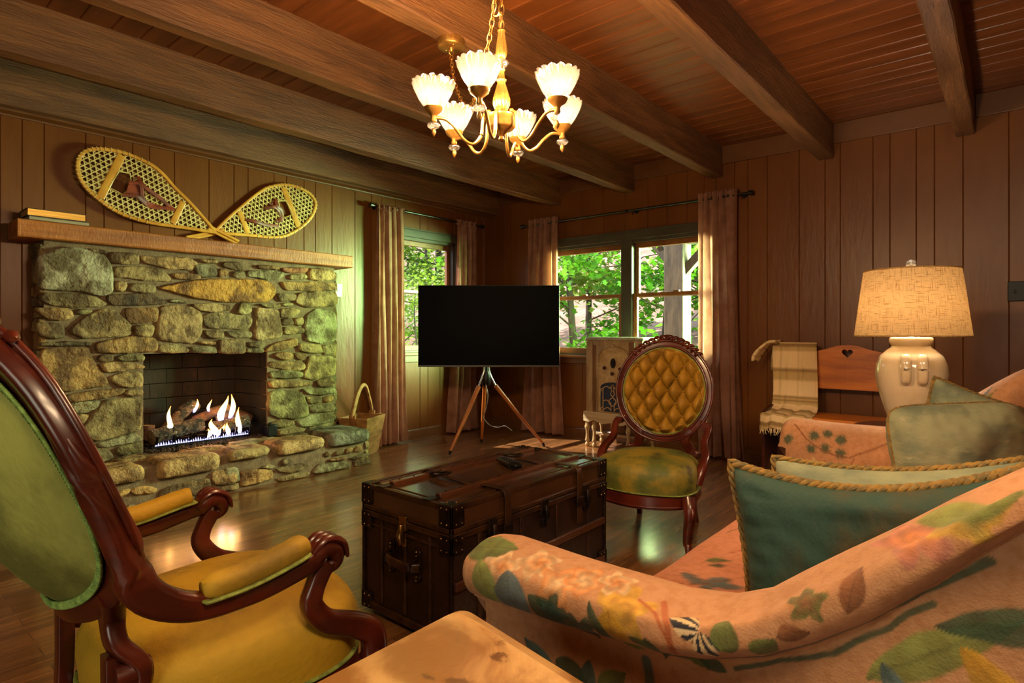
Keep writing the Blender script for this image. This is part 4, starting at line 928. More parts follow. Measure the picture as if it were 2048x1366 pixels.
# folded flap over the left end
P = []
fl = spline([(-1.44, 5.04, 1.035), (-1.50, 5.0, 1.03), (-1.55, 4.97, .985), (-1.585, 4.95, .92), (-1.59, 4.945, .885)], 5)
mb = MB(); cols = []
for i, p in enumerate(fl):
    P.append([(p.x, p.y + .1 - .2 * j / 8, p.z + .008 * math.sin(j + i * .4)) for j in range(9)]); cols += [(base_c if i % 5 else md)] * 9
mb.grid(P); mb.c = cols; mb.build('folded_corner', mt_, t, world=True, smooth=True, solid=.018)

# ---------------------------------------------------------------- lamp and its table
t = thing('side_table', 'small dark wooden side table under the ceramic lamp behind the sofa', 'table', (-.41, 3.79, 0))
MB().lathe([(.27, .565), (.28, .575), (.28, .59), (.27, .60)], n=32).build('tabletop', m_dwood, t, smooth=True)
for a in (45, 135, 225, 315):
    q = (.17 * math.cos(R(a)), .17 * math.sin(R(a))); MB().tube([(q[0] * 1.15, q[1] * 1.15, 0), (q[0], q[1], .3), (q[0], q[1], .57)], [.014, .018, .022], 10).build('leg', m_dwood, t, smooth=True)
MB().lathe([(.15, .16), (.155, .17), (.15, .18)], n=24).build('lower_shelf', m_dwood, t, smooth=True)
t = thing('table_lamp', 'white ceramic jar table lamp with a wide burlap drum shade', 'lamp', (-.414, 3.784, .601))
m_cer = mat('glazed_ceramic', 'd8c6a8', 'c9b48f', 'a37f4a', ns=5, rough=.12, coat=.6, lo3=.68, hi3=.74, ns3=7)
pr_ = [(.085, 0), (.095, .004), (.10, .03), (.112, .07), (.138, .15), (.158, .23), (.166, .29), (.161, .345), (.142, .39), (.112, .42), (.094, .433), (.088, .442), (.094, .45), (.101, .462), (.101, .476), (.093, .488), (.06, .494), (.02, .495)]
MB().lathe(pr_, n=48).build('base', m_cer, t, smooth=True)
for s in (-1, 1):
    a0 = R(-79) 
    c0, s0 = math.cos(a0), math.sin(a0); off = Vector((-s0 * s * .036, c0 * s * .036, 0)); hub_ = Vector((c0, s0, 0))
    P = [hub_ * r + off + Vector((0, 0, z)) for r, z in ((.135, .385), (.168, .385), (.186, .36), (.19, .31), (.178, .268), (.155, .262))]
    MB().sweep(spline(P, 5), rrect(.044, .034, .015), up=(0, 0, 1), scales=None).build('lug_handle', m_cer, t, smooth=True)
MB().tube([(0, 0, .49), (0, 0, .54)], .02, 14).tube([(0, 0, .54), (0, 0, .87)], .005, 8).build('neck', m_crystal, t, smooth=True)
MB().lathe([(.004, .843), (.02, .847), (.022, .853), (.012, .86), (.012, .863), (.022, .87), (.026, .882), (.021, .896), (.006, .903)], n=20).build('finial', m_crystal, t, smooth=True)
def burlap():
    m = bpy.data.materials.new('burlap_shade'); m.use_nodes = True; nt = m.node_tree; N = nt.nodes; L = nt.links; b = N['Principled BSDF']; b.inputs['Roughness'].default_value = .9
    tc = N.new('ShaderNodeTexCoord'); fac = None
    sx = N.new('ShaderNodeSeparateXYZ'); L.new(tc.outputs['Object'], sx.inputs[0])
    at_ = N.new('ShaderNodeMath'); at_.operation = 'ARCTAN2'; L.new(sx.outputs[1], at_.inputs[0]); L.new(sx.outputs[0], at_.inputs[1])
    cb = N.new('ShaderNodeCombineXYZ'); L.new(at_.outputs[0], cb.inputs[0]); L.new(sx.outputs[2], cb.inputs[1])
    outs = []
    for st in ((85, 14, 1), (5, 260, 1)):
        mp = N.new('ShaderNodeMapping'); mp.inputs['Scale'].default_value = st; L.new(cb.outputs[0], mp.inputs[0]); n = N.new('ShaderNodeTexNoise'); n.inputs['Scale'].default_value = 1; n.inputs['Detail'].default_value = 2; L.new(mp.outputs[0], n.inputs[0]); outs.append(n.outputs[0])
    mxx = N.new('ShaderNodeMath'); mxx.operation = 'MINIMUM'; L.new(outs[0], mxx.inputs[0]); L.new(outs[1], mxx.inputs[1])
    cr = N.new('ShaderNodeMapRange'); cr.inputs[1].default_value = .30; cr.inputs[2].default_value = .45; L.new(mxx.outputs[0], cr.inputs[0])
    mx = N.new('ShaderNodeMix'); mx.data_type = 'RGBA'; L.new(cr.outputs[0], mx.inputs[0]); mx.inputs[6].default_value = lin('9a7440'); mx.inputs[7].default_value = lin('ecd6ac')
    L.new(mx.outputs[2], b.inputs['Base Color']); tr = N.new('ShaderNodeBsdfTranslucent'); L.new(mx.outputs[2], tr.inputs[0]); ms = N.new('ShaderNodeMixShader'); ms.inputs[0].default_value = .5
    L.new(b.outputs[0], ms.inputs[1]); L.new(tr.outputs[0], ms.inputs[2]); L.new(ms.outputs[0], N['Material Output'].inputs[0]); return m
mb = MB(); rs = []
for r, z in ((.263, .495), (.219, .845)): rs.append([(r * math.cos(2 * PI * k / 64), r * math.sin(2 * PI * k / 64), z) for k in range(64)])
mb.rings(rs, False, False)
so = mb.build('lamp_shade', burlap(), t, smooth=True, solid=.003)
hm = MB(); m_hem = mat('burlap_hem', 'b08f58', '8a6a3a', ns=60, rough=.9)
for r, z in ((.263, .495), (.219, .845)): hm.tube([(r * math.cos(2 * PI * k / 64), r * math.sin(2 * PI * k / 64), z) for k in range(64)], .004, 6, loop=True)
for k in range(3):
    a = 2 * PI * k / 3; hm.tube([(0, 0, .839), (.219 * math.cos(a), .219 * math.sin(a), .839)], .002, 5)
hm.build('hem', m_hem, so, smooth=True)
MB().ball((0, 0, .63), .03, 12, (1, 1, 1.3)).build('bulb', emit('lamp_bulb', (1, .72, .42), 12), t, smooth=True)
light('lamp_light', 'POINT', (-.414, 3.784, .601 + .68), 18, (1, .80, .58), .04)
light('lamp_light', 'POINT', (-.414, 3.784, .601 + .57), 6, (1, .84, .64), .03)

# ---------------------------------------------------------------- steamer trunk
m_tk = mat('trunk_canvas', '2e1b0f', '1c1008', '42260f', ns=7, rough=.36, bump=.25, bs=40, lo3=.6, hi3=.8)
m_slat = mat('trunk_wood_slat', '55301a', '3a1e10', ns=6, stretch=(3, .5, 3), rough=.3, coat=.3)
m_strap = mat('trunk_leather', '40250f', '26140a', ns=14, rough=.35, bump=.2)
m_tm = mat('trunk_iron', '3b2b1f', '1c1410', ns=30, rough=.35, metal=.7)
m_riv = mat('rivet_brass', 'a8874f', rough=.3, metal=1)
m_tktop = mat('trunk_lid_lit_leather', '4c2e19', '38200f', '644424', ns=6, rough=.2, coat=1, spec=.8, bump=.25, bs=50, lo3=.6, hi3=.8)  # lid colour lightened for the window light it reflects
t = thing('steamer_trunk', 'dark antique steamer trunk with wood slats and leather straps used as a coffee table', 'trunk', (-1.735, 1.92, 0))
a, b = .25, .50
MB().b2(-a, a, -b, b, .02, .40).build('body', m_tk, t, bevel=.006)
lid = MB().b2(-a - .004, a + .004, -b - .004, b + .004, .403, .508).build('lid', m_tktop, t, bevel=.012)
tr_ = MB()
tr_.b2(-a - .008, a + .008, -b - .008, b + .008, .385, .41); tr_.b2(-a - .009, a + .009, -b - .009, b + .009, .412, .432)
tr_.b2(-a - .008, a + .008, -b - .008, b + .008, .02, .05)
tr_.build('edge_binding', m_strap, t, bevel=.004)
eb = MB()
for y in (-b, b): eb.b2(-a - .006, a + .006, y - .012 if y > 0 else y - .008, y + .008 if y > 0 else y + .012, .492, .512)
for x in (-a, a): eb.b2(x - .012 if x > 0 else x - .008, x + .008 if x > 0 else x + .012, -b, b, .492, .512)
for x in (-a + .035, a - .035): eb.b2(x - .004, x + .004, -b + .03, b - .03, .506, .511)
for y in (-b + .035, b - .035): eb.b2(-a + .03, a - .03, y - .004, y + .004, .506, .511)
eb.build('top_edge_binding', m_strap, t, bevel=.003)
# top slats with nail heads
for x in (-.145, .125):
    sl = MB().sweep([(x, -b + .05, .516), (x, b - .05, .516)], [(-.017, -.01), (.017, -.01), (.014, .008), (-.014, .008)]).build('wood_slat', m_slat, t, bevel=.003)
    nl = MB()
    for k in range(12): nl.ball((x, -b + .09 + k * .0745, .525), .0042, 6, (1, 1, .6))
    nl.build('nail_heads', m_tm, sl)
for y in (-b + .02, b - .02):
    for x in (-.145, .125): MB().b2(x - .022, x + .022, y - .028, y + .028, .508, .515).build('slat_clamp', m_tm, t, bevel=.002)
# long side slats
for x, s in ((a, 1), (-a, -1)):
    for z in (.225, .045):
        sl = MB().b2(x if s > 0 else x - .014, x + .014 if s > 0 else x, -b + .01, b - .01, z - .016, z + .016).build('wood_slat', m_slat, t, bevel=.003)
        nl = MB()
        for k in range(12): nl.ball((x + s * .015, -b + .05 + k * .082, z), .0042, 6)
        nl.build('nail_heads', m_riv, sl)
# panels on sides (raised frames)
for x, s in ((a, 1), (-a, -1)):
    for y in (-.36, -.12, .12, .36): MB().b2(x - .002 * s, x + .005 * s, y - .008, y + .008, .06, .385).build('panel_strip', m_strap, t, bevel=.002)
for y, s in ((-b, -1), (b, 1)):
    pn = MB()
    for x in (-.14, .0, .14): pn.b2(x - .007, x + .007, y - .002 * s, y + .006 * s, .06, .385)
    pn.b2(-a + .02, a - .02, y - .002 * s, y + .004 * s, .35, .362); pn.build('panel_strip', m_strap, t, bevel=.002)
# corner caps
for x in (-a, a):
    for y in (-b, b):
        cc = MB(); rv = MB()
        sx, sy = (1 if x > 0 else -1), (1 if y > 0 else -1)
        for z0_, z1_, L_ in ((.435, .513, .055), (.34, .405, .05), (.02, .085, .05)):
            cc.b2(x - sx * L_, x + sx * .011, y, y + sy * .011, z0_, z1_); cc.b2(x, x + sx * .011, y - sy * L_, y + sy * .011, z0_, z1_)
            if z0_ == .435: cc.b2(x - sx * L_ * .8, x + sx * .010, y - sy * L_ * .8, y + sy * .010, .508, .5145)
            for q in (.012, .04):
                for zz in (z0_ + .012, z1_ - .012):
                    rv.ball((x - sx * q, y + sy * .012, zz), .0038, 6); rv.ball((x + sx * .012, y - sy * q, zz), .0038, 6)
            if z0_ == .435:
                rv.ball((x - sx * .012, y - sy * .035, .516), .004, 6); rv.ball((x - sx * .035, y - sy * .012, .516), .004, 6)
        cc.b2(x - sx * .006, x + sx * .009, y - sy * .006, y + sy * .009, .02, .51)
        cm = cc.build('corner_cap', m_tm, t, bevel=.003); rv.build('rivets', m_riv, cm, smooth=True)
# end handles
for y, s in ((-b, -1), (b, 1)):
    h = MB().sweep(spline([(-.085, y + s * .008, .262), (-.07, y + s * .03, .265), (-.03, y + s * .042, .264), (.03, y + s * .042, .262), (.07, y + s * .03, .259), (.085, y + s * .008, .256)], 4), rrect(.016, .034, .007), up=(0, 0, 1)).build('leather_handle', m_strap, t, smooth=True)
    for x in (-.075, .075):
        q = MB(); r2 = MB()
        q.b2(x - .014, x + .014, y, y + s * .006, .215, .305); q.tube([(x, y + s * .006, .235), (x, y + s * .04, .245), (x, y + s * .04, .278), (x, y + s * .006, .288)], .005, 6)
        q.lathe([(.018, 0), (.018, .006), (.01, .009)], m=Matrix.Rotation(R(90 * (-s)) if False else R(90), 3, 'X'), c=(x, y + (0 if s < 0 else .006), .305), n=12); q.lathe([(.018, 0), (.018, .006), (.01, .009)], m=Matrix.Rotation(R(90), 3, 'X'), c=(x, y + (0 if s < 0 else .006), .215), n=12)
        for zz in (.298, .312, .208, .222): r2.ball((x, y + s * .011, zz), .004, 6)
        q.build('handle_bracket', m_tm, h, bevel=.001); r2.build('bracket_rivets', m_riv, h, smooth=True)
# latches on the end and front
for (x, y, s, ax) in ((.0, -b, -1, 'y'), (a, .02, 1, 'x'), (a, -.30, 1, 'x'), (a, .33, 1, 'x')):
    m_ = MB()
    if ax == 'y':
        m_.b2(x - .02, x + .02, y - .016, y, .375, .43); m_.tube([(x, y - .02, .40), (x, y - .026, .36), (x, y - .02, .325)], [.01, .014, .008], 8); m_.b2(x - .014, x + .014, y - .01, y, .315, .345)
    else:
        m_.b2(x, x + .016, y - .024, y + .024, .36, .425); m_.tube([(x + .02, y, .405), (x + .026, y, .365), (x + .02, y, .32)], [.009, .013, .007], 8); m_.b2(x, x + .01, y - .012, y + .012, .31, .34)
    m_.build('latch', m_riv if ax == 'y' else m_tm, t, bevel=.002)
# leather straps over the front edge
for y in (-.22, .27):
    P = spline([(.10, y, .5165), (.19, y, .517), (a, y, .515), (a + .016, y, .495), (a + .018, y, .43), (a + .017, y, .38), (a + .016, y, .27)], 5)
    so_ = MB().sweep(P, rrect(.036, .005, .002), up=(1, 0, .02)).build('leather_strap', m_strap, t, smooth=True)
    MB().b2(a + .015, a + .025, y - .026, y + .026, .345, .385).build('strap_buckle', m_tm, so_, bevel=.003)
# buckled straps standing on the lid
for y in (-.25, .22):
    P = spline([(-.185, y, .519), (-.15, y, .535), (-.125, y + .005, .53), (-.09, y, .522), (-.05, y, .5225), (.10, y - .002, .513)], 5)
    so_ = MB().sweep(P, rrect(.02, .005, .002), up=(0, 0, 1)).build('lid_strap', m_strap, t, smooth=True)
    bk_ = MB()
    bk_.tube([(-.085, y - .024, .53), (-.04, y - .026, .535), (-.032, y, .536), (-.04, y + .026, .535), (-.085, y + .024, .53), (-.092, y, .53)], .0055, 6, loop=True); bk_.tube([(-.085, y, .532), (-.035, y, .545)], .004, 6)
    bk_.tube([(-.12, y - .02, .526), (-.10, y - .022, .532), (-.10, y + .022, .532), (-.12, y + .02, .526)], .005, 6, loop=True)
    bk_.build('strap_buckle', m_tm, so_, smooth=True)
t = thing('remote_control', 'black remote control lying on the lid of the trunk', 'remote control', (-1.735, 2.015, .515), R(-23))
rp = spline([(-.095, 0, .012), (-.05, 0, .02), (0, 0, .022), (.05, 0, .02), (.085, 0, .017), (.098, 0, .014)], 4)
MB().sweep([(-.098, 0, .012), (-.09, 0, .0125), (-.04, 0, .014), (.03, 0, .015), (.088, 0, .015), (.098, 0, .014)], rrect(.044, .022, .008), scales=[(.55, .5), (.85, .85), (.92, 1), (1.0, 1.1), (1.0, 1.1), (.7, .7)]).build('body', m_black, t, smooth=True)
bt = MB()
for i in range(5):
    for j in (-1, 0, 1): bt.lathe([(.004, .0), (.004, .0015)], c=(-.06 + i * .026, j * .012, .0272), n=8)
bt.build('buttons', mat('grey_rubber', '3a3a3c', rough=.6), t)
# ---------------------------------------------------------------- oval back chairs
m_velvet = mat('gold_olive_velvet', 'a5820f', '6e560c', 'c29c26', ns=4, rough=.75, sheen=.7, bump=.25, bs=60, lo=.45, hi=.72, lo3=.62, hi3=.8)
m_velvet2 = mat('dark_gold_velvet', '966e10', '74520c', 'b28a1e', ns=7, rough=.7, sheen=.6, bump=.25, bs=60, lo=.45, hi=.72, lo3=.62, hi3=.8)
m_olive = mat('olive_velvet_seat', '7f6c16', '4c5418', '3a2b08', ns=4.5, rough=.65, sheen=.6, bump=.25, bs=60, lo=.42, hi=.6, lo3=.56, hi3=.72, ns3=9)
m_gimp = mat('green_gimp_braid', '7f8a3a', '5c6424', ns=40, rough=.8)
m_vback = mat('green_lit_velvet_back', '8f9445', '5c5f22', 'a9ab5e', ns=4, stretch=(1, 1, .45), rough=.8, sheen=.5, bump=.3, bs=60, lo=.38, hi=.62, lo3=.6, hi3=.8)  # gold velvet coloured green, with the cool light put into its colour
def gimp(path, up, r=.0065, amp=.004, loop=True):
    P = [Vector(p) for p in path]; mb = MB()
    # dense wavy braid
    L = 0; Q = []
    n = len(P)
    segs = [(P[i], P[(i + 1) % n]) for i in range(n if loop else n - 1)]
    for a, b in segs:
        k = max(1, int((b - a).length / .0025))
        for j in range(k): Q.append((a.lerp(b, j / k), (b - a).normalized()))
    U = Vector(up)
    for ph in (0, PI):
        W = []
        for i, (p, t) in enumerate(Q):
            s = t.cross(U); W.append(p + s * amp * math.sin(i * .0025 * 2 * PI / .012 + ph) * 1.3 + U * .0015 * math.cos(i * .0025 * 2 * PI / .012 + ph))
        mb.tube(W, r * .42, 5, up=up, loop=loop)
    mb.sweep([p for p, t in Q[::3]], rrect(r * 2.2, r * .7, r * .2), up=up, loop=loop)
    return mb
def oval_chair(name, label, cat, loc, rz, arms, tuft, P):
    t = thing(name, label, cat, loc, rz)
    a, b, zc, yc, tilt = P['a'], P['b'], P['zc'], P['yc'], P['tilt']
    sz = P['sz']; fw, rw, fy, ry = P['fw'], P['rw'], P['fy'], P['ry']
    wood = m_mahog; vel = P['vel']
    def B(x, h, d):  # back-plane coordinates: x across, h up from centre, d proud toward the front
        ct, st_ = math.cos(tilt), math.sin(tilt); return Vector((x, yc + P.get('curv', 0) * (1 - math.cos(PI * min(1, abs(x) / (a + .02)))) / 2 - h * st_ + d * ct, zc + h * ct + d * st_))
    N_ = (B(0, 0, 1) - B(0, 0, 0)).normalized()
    def el(t_, k=1, da=0): return ((a * k + da) * math.cos(t_), (b * k + da) * math.sin(t_))
    n = 72; T_ = [2 * PI * k / n for k in range(n)]
    fwid = P['frame']
    rim = MB().sweep([B(*el(q, 1, fwid / 2 - .006), 0) for q in T_], rrect(fwid, .036, .012, 4), up=tuple(N_), loop=True)
    for da in (fwid * .2, fwid * .85): rim.sweep([B(*el(q, 1, da), .019) for q in T_], rrect(.014, .014, .006), up=tuple(N_), loop=True)
    fr = rim.build('back_frame', wood, t, smooth=True)
    # carved crest on top: leafy scrolls
    cr = MB(); hb = b + fwid
    for s in (-1, 1):
        for k in range(7):
            q = R(90) + s * R(5 + k * 6.5); x, h = el(q, 1, fwid + .004 - .0015 * k)
            pp = [B(x - s * .02, h + .006, .01), B(x, h + .016 - k * .0015, .018), B(x + s * .018, h + .004, .022), B(x + s * .022, h - .012, .016)]
            cr.tube(spline(pp, 4), [.005 + .007 * math.sin(PI * j / 12) for j in range(13)], 6)
    for k in range(5): cr.ball(tuple(B((k - 2) * .013, hb + .012 - abs(k - 2) * .003, .012)), .012, 8)
    cr.ball(tuple(B(0, hb + .02, .004)), .016, 10, (1.6, 1, .8))
    cr.build('carved_crest', wood, t, smooth=True)
    # front cushion
    mb = MB(); nr, na = (90, 220) if tuft else (16, 72); rs = []
    px_, pz_ = .094, .145
    for i in range(nr + 1):
        r = i / nr; ring = []
        for k in range(na):
            q = 2 * PI * k / na; x, h = el(q, max(r, .001)); d = .012 + .038 * (1 - r ** 4)
            if tuft:
                u = x / px_ + h / pz_ + .25; v = x / px_ - h / pz_ + .25
                g = (abs(math.sin(PI * u)) * abs(math.sin(PI * v))) ** .5
                edge = 1 - max(0, (r - .88) / .12) ; d = .010 + (.002 + .068 * g) * (min(1, edge * 1.4)) * (1 - .25 * r * r) + .004 * mnoise.noise(Vector((x * 30, h * 30, 0)))
                d -= .012 * math.exp(-((math.sin(PI * u)) ** 2 + (math.sin(PI * v)) ** 2) * 14)
            ring.append(B(x, h, d))
        rs.append(ring)
    mb.rings(rs[::-1], False, False); mb.build('back_cushion', vel, t, smooth=True)
    if tuft:
        cu = t.children[-1]
        for i in range(-8, 9):
            for j in range(-8, 9):
                u, v = i, j; x = (u + v - .5) / 2 * px_; h = (u - v) / 2 * pz_
                if (x / a) ** 2 + (h / b) ** 2 < .78: MB().ball(tuple(B(x, h, .014)), .006, 6).build('tufting_button', vel, t, smooth=True)
    gimp([B(*el(q, 1, -.001), .016) for q in T_[::2]], tuple(N_), .005, .003).build('back_braid', P.get('gimpf', m_gimp), t, smooth=True)
    # rear panel
    rs = []
    for i in range(15):
        r = i / 14; rs.append([B(*el(q, max(r, .001)), -.014 - P['rb'] * (1 - r ** 2.6) - .004 * mnoise.noise(Vector((math.cos(q) * r * 3, math.sin(q) * r * 3, 2)))) for q in T_])
    MB().rings(rs, False, False).build('rear_panel', m_vback, t, smooth=True)
    gimp([B(*el(q, 1, .002), -.021) for q in T_], tuple(-N_), .0075, .005).build('rear_braid', mat('pale_green_gimp', '86a552', '5f7f38', ns=50, rough=.8) if 'pale_green_gimp' not in MAT else MAT['pale_green_gimp'], t, smooth=True)
    # seat outline
    def outline(k=1.0, m=72):
        o = []
        for i in range(m):
            q = 2 * PI * i / m; c, s = math.cos(q), math.sin(q); e = .55
            x = (abs(c) ** e) * (1 if c > 0 else -1); y = (abs(s) ** e) * (1 if s > 0 else -1)
            f_ = (y + 1) / 2; w = lerp(rw, fw, f_) ; yy = lerp(ry, fy, f_)
            if y > .5: yy += .035 * (1 - x * x) * (y - .5) * 2 + .01 * math.cos(x * PI * 2.0) * (y - .5)
            if abs(x) > .8: w += .012 * math.cos((f_ - .45) * 4)
            o.append((x * w * k, lerp((fy + ry) / 2, yy, k)))
        return o
    O = outline(); rs = []
    for k, z in ((.995, sz - .135), (1.0, sz - .11), (1.02, sz - .07), (1.01, sz - .035), (.97, sz - .008), (.88, sz + .012), (.7, sz + .03), (.45, sz + .042), (.2, sz + .046), (.02, sz + .047)):
        rs.append([(x, y, z + .004 * mnoise.noise(Vector((x * 6, y * 6, z * 5)))) for x, y in outline(k)])
    MB().rings(rs).build('seat_cushion', P.get('seat', vel), t, smooth=True)
    gimp([(x * 1.008, y * 1.008 + .0, sz - .128) for x, y in O], (0, 0, 1), .006, .003).build('seat_braid', m_gimp, t, smooth=True)
    # seat rail with shaped lower edge
    mb = MB(); rs = [[], [], [], []]
    for i, (x, y) in enumerate(O):
        q = abs(x) / fw; dip = .02 * math.cos(q * PI * 1.0) if y > fy * .8 else 0
        lo = sz - .135 - .055 - (.015 * (1 - q * q) - .0 if y > fy * .75 else .0) + (.0 if y > fy * .75 else .008)
        rs[0].append((x * .95, y * .95, lo)); rs[1].append((x * 1.015, y * 1.015, lo)); rs[2].append((x * 1.02, y * 1.02, sz - .14)); rs[3].append((x * .95, y * .95, sz - .13))
    mb.rings(rs, False, False, loop=True); 
    for dz in (.012,): mb.tube([(x * 1.022, y * 1.022, rs[1][i][2] + dz) for i, (x, y) in enumerate(O)], .006, 6, loop=True)
    mb.build('seat_rail', wood, t, smooth=True)
    zr = sz - .15
    for s in (-1, 1):
        X = s * (fw - .022)
        L_ = spline([(X, fy - .03, zr + .01), (X + s * .012, fy - .002, zr - .03), (X + s * .014, fy + .008, zr - .08), (X + s * .002, fy - .008, zr * .45), (X - s * .006, fy - .02, zr * .22), (X, fy - .012, .045), (X + s * .006, fy + .002, .012), (X + s * .006, fy + .002, 0)], 5)
        nn = len(L_); rad = [lerp(.038, .015, min(1, j / nn * 1.25)) + (.009 * math.exp(-((j / nn - .93) / .05) ** 2)) for j in range(nn)]
        lg = MB().tube(L_, rad, 12, up=(0, 1, 0)).build('leg', wood, t, smooth=True)
        MB().tube(spline([(X + s * .03, fy + .02, zr - .02), (X + s * .034, fy + .03, zr - .06), (X + s * .02, fy + .022, zr - .10)], 4), [.006, .009, .011, .012, .011, .009, .007, .005, .003], 6).build('knee_carving', wood, lg, smooth=True)
        # rear leg
        RX = s * (rw - .055); tz = P['rlt']
        MB().sweep(spline([(RX, ry - .005, tz), (RX, ry - .008, zr), (RX + s * .004, ry - .03, zr * .5), (RX + s * .012, ry - .085, 0)], 5), rrect(.040, .034, .006), up=(0, 1, 0), scales=[lerp(1, .72, j / 15) for j in range(16)]).build('leg', wood, t, smooth=True)
        # scrolled posts between back and seat
        bx, bh = el(R(-60) if s > 0 else R(240), 1, fwid / 2)
        pst = spline([B(bx + s * .03, bh + .03, 0), B(bx - s * .0, bh - .03, 0), Vector((RX + s * .01, ry + .0, tz + .02)), Vector((RX + s * .03, ry + .035, sz + .01)), Vector((RX + s * .025, ry + .03, sz - .04))], 5)
        MB().sweep(pst, rrect(.05, .032, .01), up=(0, 1, .1), scales=[lerp(1.3, .8, j / 20) for j in range(21)]).tube([(RX + s * .025, ry - .01, sz + .0), (RX + s * .025, ry + .05, sz + .0)], [.024, .024], 14).build('back_post', wood, t, smooth=True)
        if arms:
            ax = P['ax'] * s; az = P['az']; e = el(R(-22) if s > 0 else R(202), 1, fwid * .6)
            p0 = B(e[0], e[1], 0)
            AP = spline([B(*el(R(22) if s > 0 else R(158), 1, fwid * .55), .0), B(*el(R(2) if s > 0 else R(178), 1, fwid * .6), .0), p0 + Vector((s * .0, .005, 0)), Vector((ax * 1.0, -.20, az + .045)), Vector((ax, -.12, az - .01)), Vector((ax * 1.02, -.01, az - .02)), Vector((ax * 1.03, .10, az - .002)), Vector((ax * 1.0, P['ky'] - .01, az + .008))], 7)
            nn = len(AP)
            ar = MB().sweep(AP, rrect(.042, .05, .012, 3), up=(0, -.2, 1), scales=[(lerp(.7, 1.0, min(1, j / 10)), lerp(.6, 1.25, min(1, j / 14)) if j < 22 else lerp(1.25, .85, min(1, (j - 22) / 12))) for j in range(nn)]).build('arm_rail', wood, t, smooth=True)
            ky = P['ky']
            kn = MB()
            kn.tube(spline([(ax, ky - .03, az + .0), (ax, ky + .0, az + .022), (ax, ky + .03, az + .014), (ax, ky + .036, az - .014), (ax, ky + .012, az - .026), (ax, ky - .004, az - .01)], 5), [.024, .026, .027, .028, .027, .026, .026, .025, .025, .024, .023, .023, .022, .021, .020, .019, .018, .017, .016, .015, .014, .013, .012, .011, .010, .010], 12, up=(1, 0, 0))
            for q in (-.018, 0, .018): kn.tube(spline([(ax + q, ky - .035, az + .012), (ax + q * 1.1, ky, az + .046), (ax + q, ky + .045, az + .03), (ax + q * .7, ky + .062, az - .01)], 4), [.004, .006, .008, .009, .0095, .0095, .009, .009, .008, .007, .006, .005, .004], 6)
            kn.build('arm_knob', wood, ar, smooth=True)
            # arm support
            SP = spline([(ax, ky + .012, az - .01), (ax, ky - .015, az - .06), (ax * .99, ky - .02, az - .10), (ax * .97, ky + .02, az - .15), (ax * .955, ky + .09, az - .185), (ax * .94, fy - .01, sz - .085), (ax * .93, fy + .0, sz - .15)], 6)
            nn = len(SP)
            MB().sweep(SP, rrect(.046, .04, .014, 3), up=(1, 0, 0), scales=[(lerp(.9, 1.5, abs(j / nn - .15) ** .8) , lerp(.9, 1.1, j / nn)) for j in range(nn)]).build('arm_support', wood, t, smooth=True)
            # pad
            PP = spline([(ax * 1.015, -.10, az + .016), (ax * 1.025, -.02, az + .02), (ax * 1.03, .07, az + .036), (ax * 1.005, ky - .045, az + .044)], 6)
            nn = len(PP)
            pd = MB().sweep(PP, rrect(.056, .046, .02, 4), up=(0, 0, 1), scales=[(.55 + .45 * min(1, j / 2), .6 + .4 * min(1, j / 2)) if j < 3 else ((1, 1) if j < nn - 2 else (.92, .9)) for j in range(nn)]).build('arm_pad', vel, ar, smooth=True)
            lo = [p + Vector((s_ * .029, 0, -.016)) for p in PP for s_ in (1,)]; lo2 = [p + Vector((-.029, 0, -.016)) for p in PP][::-1]
            gimp(lo + lo2, (0, 0, 1), .006, .003).build('arm_braid', m_gimp, ar, smooth=True)
        elif True:
            e0 = B(*el(R(-38) if s > 0 else R(218), 1, fwid * .9), .0)
            hp = spline([e0 + Vector((s * .0, -.0, .02)), e0 + Vector((s * .045, .03, -.01)), Vector((s * (rw + .05), ry + .12, sz + .085)), Vector((s * (rw + .075), ry + .20, sz + .03)), Vector((s * (rw + .07), ry + .27, sz - .03)), Vector((s * (rw + .055), ry + .30, sz - .10))], 6)
            nn = len(hp)
            hh = MB().sweep(hp, rrect(.042, .036, .012, 3), up=(0, 0, 1), scales=[lerp(.75, 1.15, min(1, j / nn * 1.4)) for j in range(nn)])
            hh.tube([e0 + Vector((s * .03, -.0, .0)), e0 + Vector((s * .03, .045, .0))], [.026, .022], 12)
            hh.build('hip_bracket', wood, t, smooth=True)
    return t
oval_chair('armchair', 'carved mahogany armchair with gold velvet seat and cool-lit green oval back in the left foreground', 'armchair', (-1.475, .57, 0), 0, True, False,
    dict(a=.290, b=.295, zc=.865, yc=-.366, tilt=.372, curv=.085, sz=.468, fw=.30, rw=.225, fy=.315, ry=-.205, frame=.058, vel=m_velvet, rb=.05, rlt=.505, ax=.295, az=.612, ky=.155))
oval_chair('side_chair', 'carved mahogany side chair with a round tufted gold velvet back facing the sofa', 'chair', (-1.54, 3.02, 0), R(180 + 9), False, True,
    dict(a=.244, b=.256, zc=.768, yc=-.24, tilt=R(10), curv=.02, sz=.415, fw=.29, rw=.215, fy=.27, ry=-.21, frame=.05, vel=m_velvet2, seat=m_olive, rb=.03, rlt=.40))

